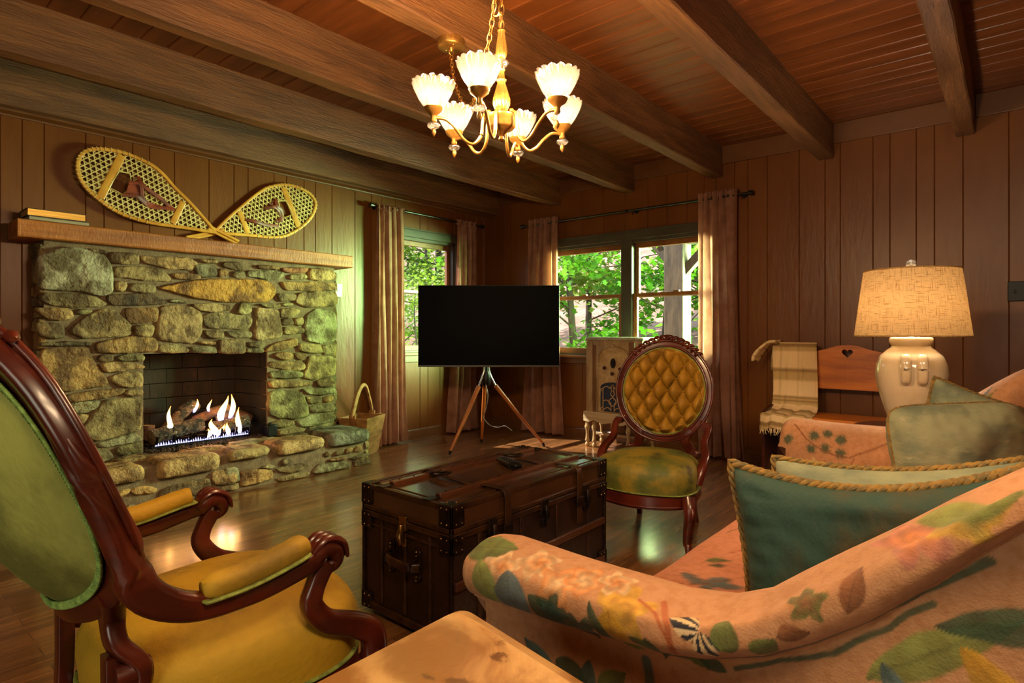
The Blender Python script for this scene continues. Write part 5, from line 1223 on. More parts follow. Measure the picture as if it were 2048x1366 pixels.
# ---------------------------------------------------------------- floral sofa
def sstep(x, a, b): t = np.clip((x - a) / (b - a), 0, 1); return t * t * (3 - 2 * t)
def vnoise(U, s, seed):
    rng = np.random.RandomState(seed); G = rng.rand(64, 64); x = U[:, 0] * s; y = U[:, 1] * s; xi = np.floor(x).astype(int); yi = np.floor(y).astype(int); fx = x - xi; fy = y - yi
    fx = fx * fx * (3 - 2 * fx); fy = fy * fy * (3 - 2 * fy); g = lambda a, b: G[a % 64, b % 64]
    return (g(xi, yi) * (1 - fx) + g(xi + 1, yi) * fx) * (1 - fy) + (g(xi, yi + 1) * (1 - fx) + g(xi + 1, yi + 1) * fx) * fy
PC = {k: np.array(lin(v)[:3]) for k, v in dict(green='55682f', dgreen='2f4a33', teal='2f5a55', yel='c79a35', ora='c87a35', cream='cdb48c', brown='7a4a2a', navy='20222e', pink='b8766a', lime='76823e', rust='a0522a', slate='4b6368', gold='b88a20').items()}
def paint(U, motifs, seed=1, base='c08c62', base2='a07452'):
    """U: (n,2) metres on the fabric; motifs in the same coordinates"""
    b1 = np.array(lin(base)[:3]); b2_ = np.array(lin(base2)[:3]); n1 = vnoise(U, 7, seed) * .6 + vnoise(U, 19, seed + 1) * .4
    C_ = b1[None] * (1 - n1[:, None]) + b2_[None] * n1[:, None]
    W = U + np.stack([vnoise(U, 30, 5) - .5, vnoise(U, 30, 6) - .5], 1) * .006
    mott = .8 + .4 * vnoise(U, 60, 9)
    for m in motifs:
        k, cx, cy, sz, ang, col = m[:6]; a = R(ang); d = W - np.array([cx, cy]); p = d[:, 0] * math.cos(a) + d[:, 1] * math.sin(a); q = -d[:, 0] * math.sin(a) + d[:, 1] * math.cos(a); c = PC[col]
        if k == 'leaf':
            wd = m[6] if len(m) > 6 else .3; t = np.clip(p / sz, 0, 1); prof = sz * wd * np.sin(PI * t ** .8) + 1e-5
            mk = (1 - sstep(np.abs(q) / prof, .8, 1.05)) * ((p > 0) & (p < sz)); cc = c[None] * (.65 + .5 * np.clip(q / prof, -1, 1)[:, None] * .5 + .25) * mott[:, None]
            vein = np.exp(-(q / (sz * .012)) ** 2) * mk * .5; al = (mk * .9)[:, None]; C_ = C_ * (1 - al) + cc * al; C_ = C_ * (1 - vein[:, None] * .6)
        elif k == 'lobe':
            r = np.hypot(p, q); th_ = np.arctan2(q, p); rad = sz * (.72 + .18 * np.cos(5 * th_ + cx * 40) + .08 * np.cos(9 * th_ + 1)); mk = 1 - sstep(r / rad, .88, 1.05)
            c2_ = PC[m[6]] if len(m) > 6 else c; g = np.clip(r / rad, 0, 1)[:, None]; cc = (c2_[None] * (1 - g) + c[None] * g) * mott[:, None]; sh = .85 + .15 * np.cos(r / sz * 14 + th_ * 2); al = (mk * .88)[:, None]; C_ = C_ * (1 - al) + cc * sh[:, None] * al
        elif k == 'spike':
            r = np.hypot(p, q); th_ = np.arctan2(q, p); rad = sz * (.55 + .45 * np.abs(np.cos(th_ * 9 + cy * 30))); mk = (1 - sstep(r / rad, .5, 1.05)) * .9; C_ = C_ * (1 - mk[:, None]) + c[None] * mk[:, None]
        elif k == 'stem':
            pts = m[6]; dm = np.full(len(U), 9.)
            for (x1, y1), (x2, y2) in zip(pts[:-1], pts[1:]):
                v = np.array([x2 - x1, y2 - y1]); L2 = (v ** 2).sum(); t = np.clip(((W - np.array([x1, y1])) @ v) / L2, 0, 1); dm = np.minimum(dm, np.hypot(W[:, 0] - x1 - t * v[0], W[:, 1] - y1 - t * v[1]))
            mk = (1 - sstep(dm, sz * .6, sz * 1.1)) * .85; C_ = C_ * (1 - mk[:, None]) + c[None] * mk[:, None]
        elif k == 'stripe':
            t = np.clip(p / sz, 0, 1); prof = sz * .42 * np.sin(PI * t ** .7) + 1e-5; mk = (1 - sstep(np.abs(q) / prof, .85, 1.02)) * ((p > 0) & (p < sz)); st_ = (np.sin(np.arctan2(q, p + .012) * 15) > 0); cc = np.where(st_[:, None], PC['navy'][None], PC['cream'][None]); C_ = C_ * (1 - mk[:, None]) + cc * mk[:, None]
    return C_
m_floral = mat('floral_velvet', 'ffffff', 'ece2d4', ns=50, rough=.8, tint=True, sheen=.25, bump=.3, bs=220, lo=.4, hi=.7)
sf = thing('sofa', 'large rolled-arm sofa in peach floral velvet on the right of the room', 'sofa', (-.35, 2.16, 0))
def interp(x, T): return float(np.interp(x, [q[0] for q in T], [q[1] for q in T]))
ZT = [(-.95, .648), (-.85, .663), (-.6, .658), (-.45, .658), (-.36, .672), (-.30, .700), (-.25, .742), (-.19, .79), (-.12, .845), (-.06, .893), (.01, .944), (.08, .985), (.17, 1.0), (.26, .99)]
ZS = [(-.95, .54), (-.6, .56), (-.45, .572), (-.38, .588), (-.288, .624), (-.218, .669), (-.148, .724), (-.085, .788), (-.028, .849), (.01, .885), (.08, .92), (.26, .93)]
def arm(mirror, motifs, seed, dx, nsec):
    xs = np.arange(-.935, .26, dx); xs = np.append(xs, .26); P = []; Uv = []
    for x in xs:
        zt, zs = interp(x, ZT), interp(x, ZS); zm = (zt + zs) / 2
        ctl = [(.957, .11), (.957, .25), (.957, .40), (.957, zs - .05), (.952, zs - .012), (.935, zs - .002), (.908, zs + .014), (.893, zm - .008), (.90, zm + .025), (.93, zt - .014), (.975, zt), (1.03, zt - .006), (1.07, zt - .035), (1.09, zt - .08), (1.10, zt - .14), (1.105, .44), (1.105, .30)]
        sp_ = spline([(0, a, b) for a, b in ctl], 6)
        L = [0]
        for i in range(1, len(sp_)): L.append(L[-1] + (sp_[i] - sp_[i - 1]).length)
        tt = np.linspace(0, L[-1], nsec); yy = np.interp(tt, L, [p.y for p in sp_]); zz = np.interp(tt, L, [p.z for p in sp_])
        e = (x + .935) / .045
        if e < 1:
            k = math.sqrt(max(0, 1 - (1 - e) ** 2)) * .985 + .015; cy_, cz_ = 1.0, zm
            up_ = np.clip((zz - (zs - .03)) / .05, 0, 1)  # the roll closes round, the lower panel stays square and set back
            yy = np.where(up_ > 0, cy_ + (yy - cy_) * (k * up_ + (1 - up_) * 1), yy); zz = np.where(zz > zs, cz_ + (zz - cz_) * k * up_ + (zz - cz_) * (1 - up_), zz)
        xx = np.full(nsec, x) + np.where(zz < zs - .02, .045 * max(0, 1 - e), 0)
        wr = np.array([mnoise.noise(Vector((x * 5, float(a) * 5, float(b) * 5))) for a, b in zip(yy[::6], zz[::6])]); wr = np.interp(np.arange(nsec), np.arange(0, nsec, 6), wr[:len(np.arange(0, nsec, 6))]); zz = zz + .003 * wr
        ym = yy if not mirror else 4.32 - yy
        P.append(list(zip(xx.tolist(), ym.tolist(), zz.tolist()))); Uv += [(x, q) for q in tt]
    mb = MB().grid(P)
    # front closing fan
    c0 = np.mean(np.array(P[0]), 0); b_ = len(mb.v)
    mb.v.append(tuple(c0)); mb.f += [(b_, i, i + 1) for i in range(nsec - 1)] + [(b_, nsec - 1, 0)]; Uv.append((-.95, .6))
    # back closing
    e0 = (len(P) - 1) * nsec; c1 = np.mean(np.array(P[-1]), 0); b_ = len(mb.v); mb.v.append(tuple(c1)); mb.f += [(b_, e0 + i, e0 + i + 1) for i in range(nsec - 1)] + [(b_, e0 + nsec - 1, e0)]; Uv.append((.3, .6))
    U = np.array(Uv); mb.c = [tuple(c) for c in paint(U, motifs, seed)]
    return mb.build('arm', m_floral, sf, world=True, smooth=True)
# motif coordinates: (x along the arm, arc length up the outside from the floor edge)
NM = [('stem', 0, 0, .006, 0, 'dgreen', [(-.86, .43), (-.6, .445), (-.42, .46), (-.2, .58), (-.02, .72)]),
      ('lobe', -.86, .60, .055, 0, 'lime', 'yel'), ('leaf', -.93, .58, .14, 15, 'green', .32), ('lobe', -.80, .56, .05, 20, 'cream', 'ora'), ('lobe', -.73, .60, .055, 0, 'cream', 'ora'), ('lobe', -.66, .57, .06, 0, 'ora', 'cream'),
      ('leaf', -.86, .56, .12, -65, 'lime', .3), ('leaf', -.78, .56, .13, -75, 'slate', .36), ('leaf', -.72, .53, .16, -38, 'dgreen', .26), ('lobe', -.60, .49, .05, 0, 'dgreen', 'teal'), ('lobe', -.66, .51, .045, 0, 'dgreen', 'teal'),
      ('lobe', -.62, .60, .05, 0, 'ora', 'cream'), ('lobe', -.52, .57, .07, 0, 'yel', 'gold'), ('leaf', -.54, .55, .09, -80, 'gold', .4), ('lobe', -.56, .62, .045, 0, 'cream', 'ora'), ('leaf', -.585, .56, .14, -62, 'dgreen', .1), ('leaf', -.55, .45, .05, -10, 'lime', .25),
      ('stripe', -.375, .575, .06, 178, 'navy'), ('stripe', -.372, .572, .055, -70, 'navy'), ('stem', 0, 0, .007, 0, 'rust', [(-.46, .61), (-.43, .56), (-.42, .50), (-.38, .46)]), ('stem', 0, 0, .004, 0, 'rust', [(-.50, .60), (-.46, .58), (-.42, .53)]),
      ('leaf', -.47, .53, .05, -70, 'dgreen', .3), ('leaf', -.45, .50, .06, -100, 'dgreen', .3), ('leaf', -.42, .48, .05, -40, 'green', .35), ('leaf', -.50, .52, .045, -20, 'green', .3), ('leaf', -.40, .47, .05, -20, 'dgreen', .3),
      ('leaf', -.33, .55, .06, 100, 'green', .4), ('leaf', -.29, .55, .055, 60, 'green', .4), ('leaf', -.26, .60, .05, 20, 'brown', .35), ('lobe', -.22, .66, .035, 0, 'green', 'brown'), ('leaf', -.17, .66, .08, 80, 'brown', .2), ('lobe', -.10, .80, .06, 0, 'pink', 'ora'), ('lobe', -.05, .84, .06, 0, 'yel', 'lime'), ('leaf', -.10, .84, .12, 20, 'lime', .3),
      ('leaf', -.78, .37, .14, -35, 'teal', .16), ('leaf', -.62, .38, .11, -95, 'teal', .2), ('leaf', -.70, .35, .08, -10, 'dgreen', .35), ('leaf', -.60, .33, .08, 40, 'green', .3), ('stem', 0, 0, .012, 0, 'teal', [(-.50, .42), (-.48, .32), (-.46, .22)]), ('leaf', -.46, .38, .10, -60, 'dgreen', .25),
      ('leaf', -.28, .42, .12, -20, 'dgreen', .18), ('leaf', -.18, .42, .12, -35, 'dgreen', .18), ('leaf', -.16, .52, .22, 38, 'lime', .13), ('leaf', -.14, .55, .2, -60, 'slate', .13), ('leaf', -.05, .60, .2, -50, 'gold', .16), ('leaf', -.02, .50, .2, -95, 'slate', .14), ('leaf', -.08, .62, .2, 15, 'dgreen', .12), ('lobe', .0, .46, .05, 0, 'brown', 'pink'),
      ('stem', 0, 0, .005, 0, 'dgreen', [(-.34, .465), (-.2, .54), (-.08, .65)]), ('leaf', -.36, .33, .1, -100, 'cream', .25), ('leaf', -.32, .33, .1, -75, 'cream', .2)]
arm(False, NM, 3, .002, 400)
# far arm: motifs by (x, arc length); inner face runs from about .62 to .95
FM = [('spike', -.72 + i * .001, 0, 0, 0, 'dgreen') for i in range(0)]
for x, v in ((-.76, .775), (-.70, .755), (-.64, .78), (-.77, .84), (-.705, .83), (-.64, .845), (-.88, .80), (-.80, .99), (-.70, 1.0), (-.60, .97)): FM.append(('spike', x, v, .035, 0, 'dgreen'))
FM += [('stem', 0, 0, .004, 0, 'brown', [(-.86, .72), (-.80, .79), (-.70, .85), (-.60, .86), (-.50, .81), (-.42, .76)]), ('stem', 0, 0, .003, 0, 'brown', [(-.58, .86), (-.60, .92), (-.64, .96)]), ('lobe', -.76, .91, .035, 0, 'cream', 'yel'), ('leaf', -.81, .91, .035, 180, 'dgreen', .4), ('leaf', -.72, .90, .035, 20, 'dgreen', .4), ('leaf', -.74, .94, .03, -30, 'green', .4), ('stem', 0, 0, .0025, 0, 'dgreen', [(-.76, .94), (-.76, 1.02)]), ('lobe', -.55, .95, .02, 0, 'cream', 'cream'),
       ('leaf', -.18, .95, .10, 60, 'green', .15), ('leaf', -.14, .95, .10, 25, 'lime', .13), ('leaf', -.13, .96, .07, -20, 'slate', .3), ('leaf', -.16, .96, .05, 120, 'slate', .3)]
arm(True, FM, 8, .005, 180)
def surf(name, P, motifs, seed, uvf, parent=sf, **k):
    mb = MB().grid(P); U = np.array([uvf(*p) for r in P for p in r]); mb.c = [tuple(c) for c in paint(U, motifs, seed, **k)]; return mb.build(name, m_floral, parent, world=True, smooth=True)
# seat cushion: wraps front
P = []
prof = [(-.725, .31), (-.742, .33), (-.752, .38), (-.752, .43), (-.74, .458), (-.71, .472), (-.62, .478), (-.4, .482), (-.1, .478), (.04, .46), (.05, .36)]
sp_ = spline([(a, 0, b) for a, b in prof], 12)
for j in range(150):
    y = lerp(1.108, 3.212, j / 149); e = min(1, (y - 1.108) / .03 + .0, (3.212 - y) / .03); P.append([(p.x, y, p.z - .02 * (1 - e) * (1 if p.z > .4 else 0) + .004 * mnoise.noise(Vector((p.x * 5, y * 5, 0)))) for p in sp_])
SM = [('leaf', -.60, 1.45, .09, 60, 'slate', .3), ('leaf', -.60, 1.45, .08, 150, 'slate', .3), ('leaf', -.60, 1.45, .07, -40, 'slate', .3), ('leaf', -.58, 1.47, .08, 10, 'slate', .35), ('stem', 0, 0, .004, 0, 'brown', [(-.72, 1.25), (-.66, 1.4), (-.60, 1.45), (-.50, 1.6)]), ('leaf', -.72, 1.30, .10, 70, 'green', .16), ('leaf', -.70, 1.30, .08, 130, 'lime', .16),
      ('stem', 0, 0, .005, 0, 'rust', [(-.62, 1.72), (-.58, 1.78), (-.54, 1.74), (-.55, 1.66)]), ('leaf', -.66, 1.62, .07, 30, 'green', .3), ('leaf', -.6, 1.6, .05, 200, 'dgreen', .3), ('leaf', -.45, 1.3, .12, 100, 'slate', .3), ('leaf', -.55, 1.25, .12, 20, 'lime', .14), ('lobe', -.52, 1.38, .04, 0, 'cream', 'ora'),
      ('leaf', -.7, 2.0, .1, 50, 'green', .2), ('lobe', -.5, 2.0, .06, 0, 'yel', 'ora'), ('leaf', -.6, 2.3, .1, 0, 'slate', .25), ('leaf', -.5, 2.6, .1, 80, 'green', .2), ('lobe', -.55, 2.8, .06, 0, 'cream', 'ora'), ('stem', 0, 0, .004, 0, 'brown', [(-.7, 1.9), (-.6, 2.2), (-.5, 2.6), (-.6, 3.0)]), ('stem', 0, 0, .004, 0, 'dgreen', [(-.60, 1.20), (-.56, 1.30), (-.48, 1.34)])]
surf('seat_cushion', P, SM, 21, lambda x, y, z: (x - (.48 - z) * .5 if x < -.7 else x, y), base='cc8a68', base2='c47e5e')
# back
P = []
for j in range(90):
    y = lerp(1.0, 3.32, j / 89); m_ = abs(y - 2.16) / 1.16; zt = 1.0 + .03 * math.cos(m_ * PI * .5); row = []
    for q in [(.055, .40), (.05, .6), (.045, .8), (.05, zt - .07), (.08, zt - .015), (.14, zt), (.20, zt - .01), (.245, zt - .06), (.255, zt - .12), (.24, .6), (.235, .3), (.235, .11)]: row.append(Vector((q[0], y, q[1])))
    P.append([tuple(v) for v in spline(row, 5)])
surf('backrest', P, [('leaf', 2.9 - i * .28, .6 + .25 * (i % 2), .2, 40 + 50 * i, ['lime', 'slate', 'green'][i % 3], .15) for i in range(6)] + [('lobe', 2.75 - i * .4, .8, .07, 0, 'yel', 'ora') for i in range(5)], 33, lambda x, y, z: (y, z), base='b87f6c', base2='b0736a')
rl = MB().b2(-.735, .24, .965, 3.355, .11, .325); rl.c = [tuple(lin('a8755c')[:3])] * 8; rl.build('base_rail', m_floral, sf, world=True, bevel=.01)
for x in (-.69, .18):
    for y in (1.02, 3.30): MB().tube([(x, y, .115), (x, y, .05), (x, y, 0)], [.03, .026, .018], 12).build('leg', m_dwood, sf, world=True, smooth=True)

# ---------------------------------------------------------------- pillows
m_pil = mat('sea_green_velvet', '83886a', '5f6a58', 'a09c80', ns=5, stretch=(1, 1, 2), rough=.8, sheen=.5, bump=.25, bs=90, lo=.4, hi=.64, lo3=.6, hi3=.75)
m_pil2 = mat('teal_velvet', '1b3c32', '40381d', '28503f', ns=4, stretch=(1, 1, .5), rough=.8, sheen=.5, bump=.3, bs=80, lo=.42, hi=.58, lo3=.6, hi3=.75)
m_cord = mat('mustard_cord', '8c6824', '5e4e28', '6a705c', ns=60, rough=.8, lo3=.58, hi3=.66)
def pillow(label, c, nrm, roll, w, h, th_, mt, seed, pinch=.07, dip=0, m2=None, cord=.012, rc=.03):
    n = Vector(nrm).normalized(); up = Vector((0, 0, 1)) - n * n.z; up.normalize(); rt = up.cross(n).normalized()
    cr_, sr_ = math.cos(R(roll)), math.sin(R(roll)); r2 = rt * cr_ + up * sr_; u2 = up * cr_ - rt * sr_
    t = thing('throw_pillow', label, 'pillow', c, 0, 'velvet pillows on the sofa'); c = Vector(c)
    def pt(u, v, side):
        k = 1 - pinch * (1 - v * v) * abs(u) ** 2; k2 = 1 - pinch * (1 - u * u) * abs(v) ** 2
        q_ = 1 - rc * (u * v) ** 4; k *= q_; k2 *= q_
        x = u * w / 2 * k; y = v * h / 2 * k2 - (dip * (1 - u * u) * max(0, v) ** 2)
        e = max(0, (1 - u ** 4)) ** .5 * max(0, (1 - v ** 4)) ** .5
        d = th_ / 2 * e * (.9 + .25 * mnoise.noise(Vector((u * 1.7 + seed, v * 1.7, side)))) + .006 * mnoise.noise(Vector((u * 6 + seed, v * 6, side * 3))) * e
        for (a_, b_) in ((1, 1), (-1, 1), (1, -1), (-1, -1)):
            q = math.hypot(u - a_, v - b_)
            if q < .8: d += .006 * math.sin(math.atan2(v - b_, u - a_) * 9) * e * (1 - q / .8)
        d += .0035 * math.sin(u * 38 + seed) * e * max(0, abs(v) - .45) * 1.6 + .0035 * math.sin(v * 38 + seed) * e * max(0, abs(u) - .45) * 1.6
        return c + r2 * x + u2 * y + n * (d * side)
    N2 = 40; G = [-1 + 2 * i / N2 for i in range(N2 + 1)]
    a_ = MB().grid([[pt(u, v, 1) for u in G] for v in G]); a_.build('front_panel', mt, t, world=True, smooth=True)
    MB().grid([[pt(u, v, -1) for u in G][::-1] for v in G]).build('back_panel', m2 or mt, t, world=True, smooth=True)
    Eg = [(u, -1) for u in G] + [(1, v) for v in G[1:]] + [(u, 1) for u in G[::-1][1:]] + [(-1, v) for v in G[::-1][1:-1]]
    pth = [pt(u * 1.0, v * 1.0, 0) for u, v in Eg]; out = MB()
    # twisted cord made of many short loops
    L = []; m_ = len(pth)
    for i in range(m_):
        a, b = pth[i], pth[(i + 1) % m_]; k = max(1, int((b - a).length / .004))
        for j in range(k): L.append(a.lerp(b, j / k))
    for ph in (0, 2.09, 4.19):
        W = []
        for i, p in enumerate(L):
            tt = (L[(i + 1) % len(L)] - L[i - 1]).normalized(); q = tt.cross(n).normalized(); an = i * .55 + ph; W.append(p + (q * math.cos(an) + n * math.sin(an)) * cord * .5 + q * 0)
        out.tube(W, cord * .5, 6, up=tuple(n), loop=True)
    out.build('corded_trim', m_cord, t, world=True, smooth=True); return t
pillow('large dark teal velvet pillow with mustard corded trim leaning against the near sofa arm', (-.178, 1.205, .680), (-.02, -1, .10), 8, .50, .42, .13, m_pil2, 1, pinch=.09, dip=.035, m2=m_pil, cord=.011)
pillow('grey green velvet pillow tucked right behind the dark teal pillow', (-.145, 1.36, .668), (-.05, -1, .22), 9, .50, .43, .14, m_pil, 5, pinch=.07, dip=.02, cord=.009)
pillow('plump pale sea green velvet pillow in the middle of the sofa facing the room', (-.14, 2.72, .65), (.58, -.80, .22), 3, .50, .42, .22, m_pil, 9, pinch=.03, cord=.005, rc=.12)
pillow('pale green velvet pillow with a corner pointing up at the far end of the sofa', (-.11, 2.98, .68), (.42, -.9, .1), -20, .44, .40, .15, m_pil, 14, pinch=.1, cord=.008)

# ---------------------------------------------------------------- tan end table in the foreground
m_trav = mat('tan_stone_top', 'c79e66', '8f6030', '6a4420', ns=5, rough=.3, bump=.1, bs=20, lo=.38, hi=.6, lo3=.63, hi3=.7, ns3=16, dist=1.2)
t = thing('end_table', 'tan stone-topped end table with a thick edge at the bottom of the foreground', 'table', (-.46, .25, 0))
C0, C1, C2_, C3 = Vector((-.718, .715, 0)), Vector((-.19, .625, 0)), Vector((-.25, -.10, 0)), Vector((-.705, -.10, 0))
def rc(pts, r, n=5):
    o = []; m = len(pts)
    for i, p in enumerate(pts):
        a = (pts[i - 1] - p).normalized(); b = (pts[(i + 1) % m] - p).normalized(); s, e = p + a * r, p + b * r
        for k in range(n + 1): q = k / n; o.append(s * (1 - q) ** 2 + p * 2 * q * (1 - q) + e * q * q)
    return o
ol = rc([C0, C1, C2_, C3], .03); cc_ = sum(ol, Vector()) / len(ol)
def ins(o, d): return [(cc_ + (p - cc_) * (1 - d / (p - cc_).length)) for p in o]
rs = []
for d, z in ((.03, .612), (0, .618), (-.002, .635), (.004, .648), (.035, .659), (.038, .6605)): rs.append([(p.x, p.y, z) for p in ins(ol, d)])
MB().rings(rs).build('tabletop', m_trav, t, world=True, smooth=True)
il = ins(rc([C0, C1, C2_, C3], .02), .06); MB().rings([[(p.x, p.y, z) for p in il] for z in (.53, .612)]).build('apron', m_dwood, t, world=True)
for p in (C0, C1, C2_, C3):
    q = cc_ + (p - cc_) * .84; MB().sweep([(q.x, q.y, .6), (q.x, q.y, 0)], rrect(.05, .05, .008), scales=[1, .75], up=(0, 1, 0)).build('leg', m_dwood, t, world=True)

# ---------------------------------------------------------------- chandelier
CX, CY = -1.249, 1.415
ch = thing('chandelier', 'brass six-arm chandelier with lit fluted glass shades hanging on a chain', 'chandelier', (CX, CY, 1.76))
def Wd(r, f): return Vector((math.cos(th) * r - math.sin(th) * f, math.sin(th) * r + math.cos(th) * f, 0))
c_ = Vector((CX, CY, 0))
MB().lathe([(.004, 1.765), (.010, 1.772), (.006, 1.782), (.018, 1.795), (.04, 1.806), (.046, 1.812), (.046, 1.834), (.05, 1.838), (.05, 1.846), (.03, 1.856), (.012, 1.86)], c=tuple(c_), n=28).build('hub', m_brass, ch, world=True, smooth=True)
stem = [(.012, 1.858), (.018, 1.866), (.026, 1.885), (.026, 1.90), (.018, 1.93), (.011, 1.955), (.016, 1.962), (.010, 1.968), (.008, 1.99), (.012, 1.995), (.008, 2.0)]
MB().lathe(stem, c=tuple(c_), n=36, flute=.09, nf=12).lathe([(.008, 2.03), (.014, 2.036), (.018, 2.05), (.015, 2.08), (.010, 2.115), (.013, 2.12), (.006, 2.128)], c=tuple(c_), n=36, flute=.07, nf=12).tube([c_ + Vector((0, 0, 1.99)), c_ + Vector((0, 0, 2.04))], .005, 8).build('stem', m_brass, ch, world=True, smooth=True)
MB().lathe([(.008, 2.002), (.020, 2.010), (.023, 2.016), (.020, 2.022), (.008, 2.03)], c=tuple(c_), n=20, flute=.05, nf=10).build('crystal_bead', m_crystal, ch, world=True, smooth=True)
for i, (dr, df) in enumerate([(-.053, -.19), (.154, -.13), (.198, .084), (.049, .19), (-.152, .133), (-.197, -.067)]):
    d = Wd(dr, df).normalized()
    def Q(r, z): return c_ + d * r + Vector((0, 0, z))
    A = MB().tube(spline([Q(.040, 1.852), Q(.056, 1.846), Q(.062, 1.82), Q(.068, 1.775), Q(.092, 1.748), Q(.122, 1.758), Q(.150, 1.79), Q(.182, 1.815), Q(.218, 1.816)], 6), .0052, 8).ball(tuple(Q(.042, 1.854)), .009, 8).build('arm', m_brass, ch, world=True, smooth=True)
    s0 = Q(.22, 0)
    MB().lathe([(.006, 1.800), (.010, 1.806), (.008, 1.818), (.012, 1.824), (.027, 1.836), (.031, 1.846), (.029, 1.848), (.01, 1.842)], c=tuple(s0), n=24).build('candle_cup', m_brass, A, world=True, smooth=True)
    MB().lathe([(.006, 1.781), (.016, 1.786), (.0195, 1.7925), (.016, 1.799), (.006, 1.803)], c=tuple(s0), n=20, flute=.06, nf=10).build('crystal_bead', m_crystal, A, world=True, smooth=True)
    MB().lathe([(.001, 1.757), (.004, 1.762), (.0075, 1.770), (.0065, 1.776), (.004, 1.782)], c=tuple(s0), n=14).build('finial', m_brass, A, world=True, smooth=True)
    # scalloped fluted shade
    n = 128; rs = []; lob = 16
    for k in range(13):
        s = k / 12; r = .024 + .040 * s ** .75; am = .04 * min(1, s * 3); z = 1.845 + .074 * s
        rs.append([(s0.x + r * (1 + am * abs(math.cos(lob / 2 * a)) * 1.6) * math.cos(a), s0.y + r * (1 + am * abs(math.cos(lob / 2 * a)) * 1.6) * math.sin(a), z + (.006 * abs(math.cos(lob / 2 * a)) if s > .9 else 0) * ((s - .9) / .1)) for a in [2 * PI * q / n for q in range(n)]])
    rs2 = [[(s0.x + (x - s0.x) * .95, s0.y + (y - s0.y) * .95, z) for x, y, z in r] for r in rs[::-1]]
    MB().rings(rs + rs2, False, False, loop=True).build('glass_shade', m_shade, A, world=True, smooth=True)
    MB().ball((s0.x, s0.y, 1.872), .016, 12, (1, 1, 1.2)).build('bulb', m_bulb, A, world=True, smooth=True)
    light('chandelier_bulb', 'POINT', (s0.x, s0.y, 1.852), 24, (1, .62, .30), .022)
cz = 2.495 + .036; cy0 = Vector((-2.02, 1.93, 0))
MB().lathe([(.064, cz), (.064, cz - .03), (.061, cz - .034), (.012, cz - .037), (.008, cz - .05), (.004, cz - .055)], c=tuple(cy0), n=40).ball((cy0.x + .035, cy0.y - .02, cz - .036), .005, 8).ball((cy0.x - .035, cy0.y + .0, cz - .036), .005, 8).build('canopy', m_brass, ch, world=True, smooth=True)
def chain(mb, pts, pitch=.026):
    P = spline(pts, 12); L = [0]
    for i in range(1, len(P)): L.append(L[-1] + (P[i] - P[i - 1]).length)
    k = 0; s = 0
    def at(s):
        s = min(max(s, 0), L[-1]); j = max(1, next((q for q in range(len(L)) if L[q] >= s), len(L) - 1)); f_ = (s - L[j - 1]) / max(1e-6, L[j] - L[j - 1]); return P[j - 1].lerp(P[j], f_)
    while s < L[-1]:
        a, b = at(s - .005), at(s + pitch + .005); m = (a + b) / 2; t_ = (b - a).normalized(); u = t_.cross(Vector((.3, .5, .81))).normalized(); v = t_.cross(u); w_ = u if k % 2 else v
        hl = (b - a).length / 2; lp_ = [m + t_ * hl * math.cos(q) * (1) + w_ * .0085 * math.sin(q) for q in [2 * PI * j / 12 for j in range(12)]]
        mb.tube(lp_, .0018, 5, up=tuple(t_.cross(w_)), loop=True); s += pitch; k += 1
cn = MB(); chain(cn, [(CX, CY, 2.125), (CX, CY, 2.4), (CX, CY, 2.74)]); chain(cn, [(-2.02, 1.93, 2.46), (-1.95, 1.88, 2.31), (-1.83, 1.82, 2.15), (-1.70, 1.74, 2.09), (-1.55, 1.63, 2.11), (-1.38, 1.515, 2.24), (-1.27, 1.43, 2.45), (CX, CY, 2.74)])
cn.tube([Vector((-2.02, 1.93, 2.475)) + Vector((.0, .014 * math.cos(q), .014 * math.sin(q))) for q in [2 * PI * j / 12 for j in range(12)]], .002, 5, up=(1, 0, 0), loop=True)
cn.build('chain', m_brass, ch, world=True, smooth=True)
def FR(px, py, F): return Wd((px - 1024) / 1176 * F, F) + Vector((0, 0, 1.12 + (663 - py) / 1176 * F))
MB().tube(spline([(-1.36, 1.50, 2.28), (-1.345, 1.485, 2.235), (-1.30, 1.455, 2.205), (-1.275, 1.435, 2.20), (-1.262, 1.425, 2.17), (-1.256, 1.42, 2.13), (-1.27, 1.43, 2.09), (-1.275, 1.435, 2.08)], 5), .003, 6).build('lamp_cord', mat('gold_cord', 'c9a468', rough=.4), ch, world=True, smooth=True)
MB().tube([(CX, CY, 2.72), (CX, CY, ZC + .034)], [.012, .02], 10).build('ceiling_hook', m_brass, ch, world=True, smooth=True)
ch.location.z -= .036
# ---------------------------------------------------------------- outside
def terr(x, y):
    d = max(0, y - 5.6, -4.9 - x); return -.7 + .30 * max(0, d - 2.0) + .35 * mnoise.noise(Vector((x * .25, y * .25, 0))) * min(1, d / 3)
P = []
for i in range(61):
    yy = lerp(-12, 34, i / 60); P.append([(xx, yy, terr(xx, yy)) for xx in [lerp(-34, 12, j / 60) for j in range(61)]])
g = MB().grid(P).build('ground_outside', mat('leaf_litter_slope', '957466', '7a5a4a', '5c4034', ns=1.6, rough=.95, bump=.6, bs=9, lo3=.6, hi3=.8), smooth=True)
g['kind'] = 'structure'
m_bark = mat('tree_bark', '4a3f33', '2f271f', ns=7, stretch=(2, 2, .4), rough=.9, bump=1, bs=14)
m_leafA = mat('maple_leaves', '5f9424', '457c18', '93a838', ns=1.8, rough=.5, trans=.5)
m_leafB = mat('yellow_green_leaves', '84a034', '5e8826', 'a89c58', ns=1.8, rough=.5, trans=.5)
m_leafC = mat('bluish_pine_needles', '4a6a58', '35564a', ns=2, rough=.6, trans=.3)
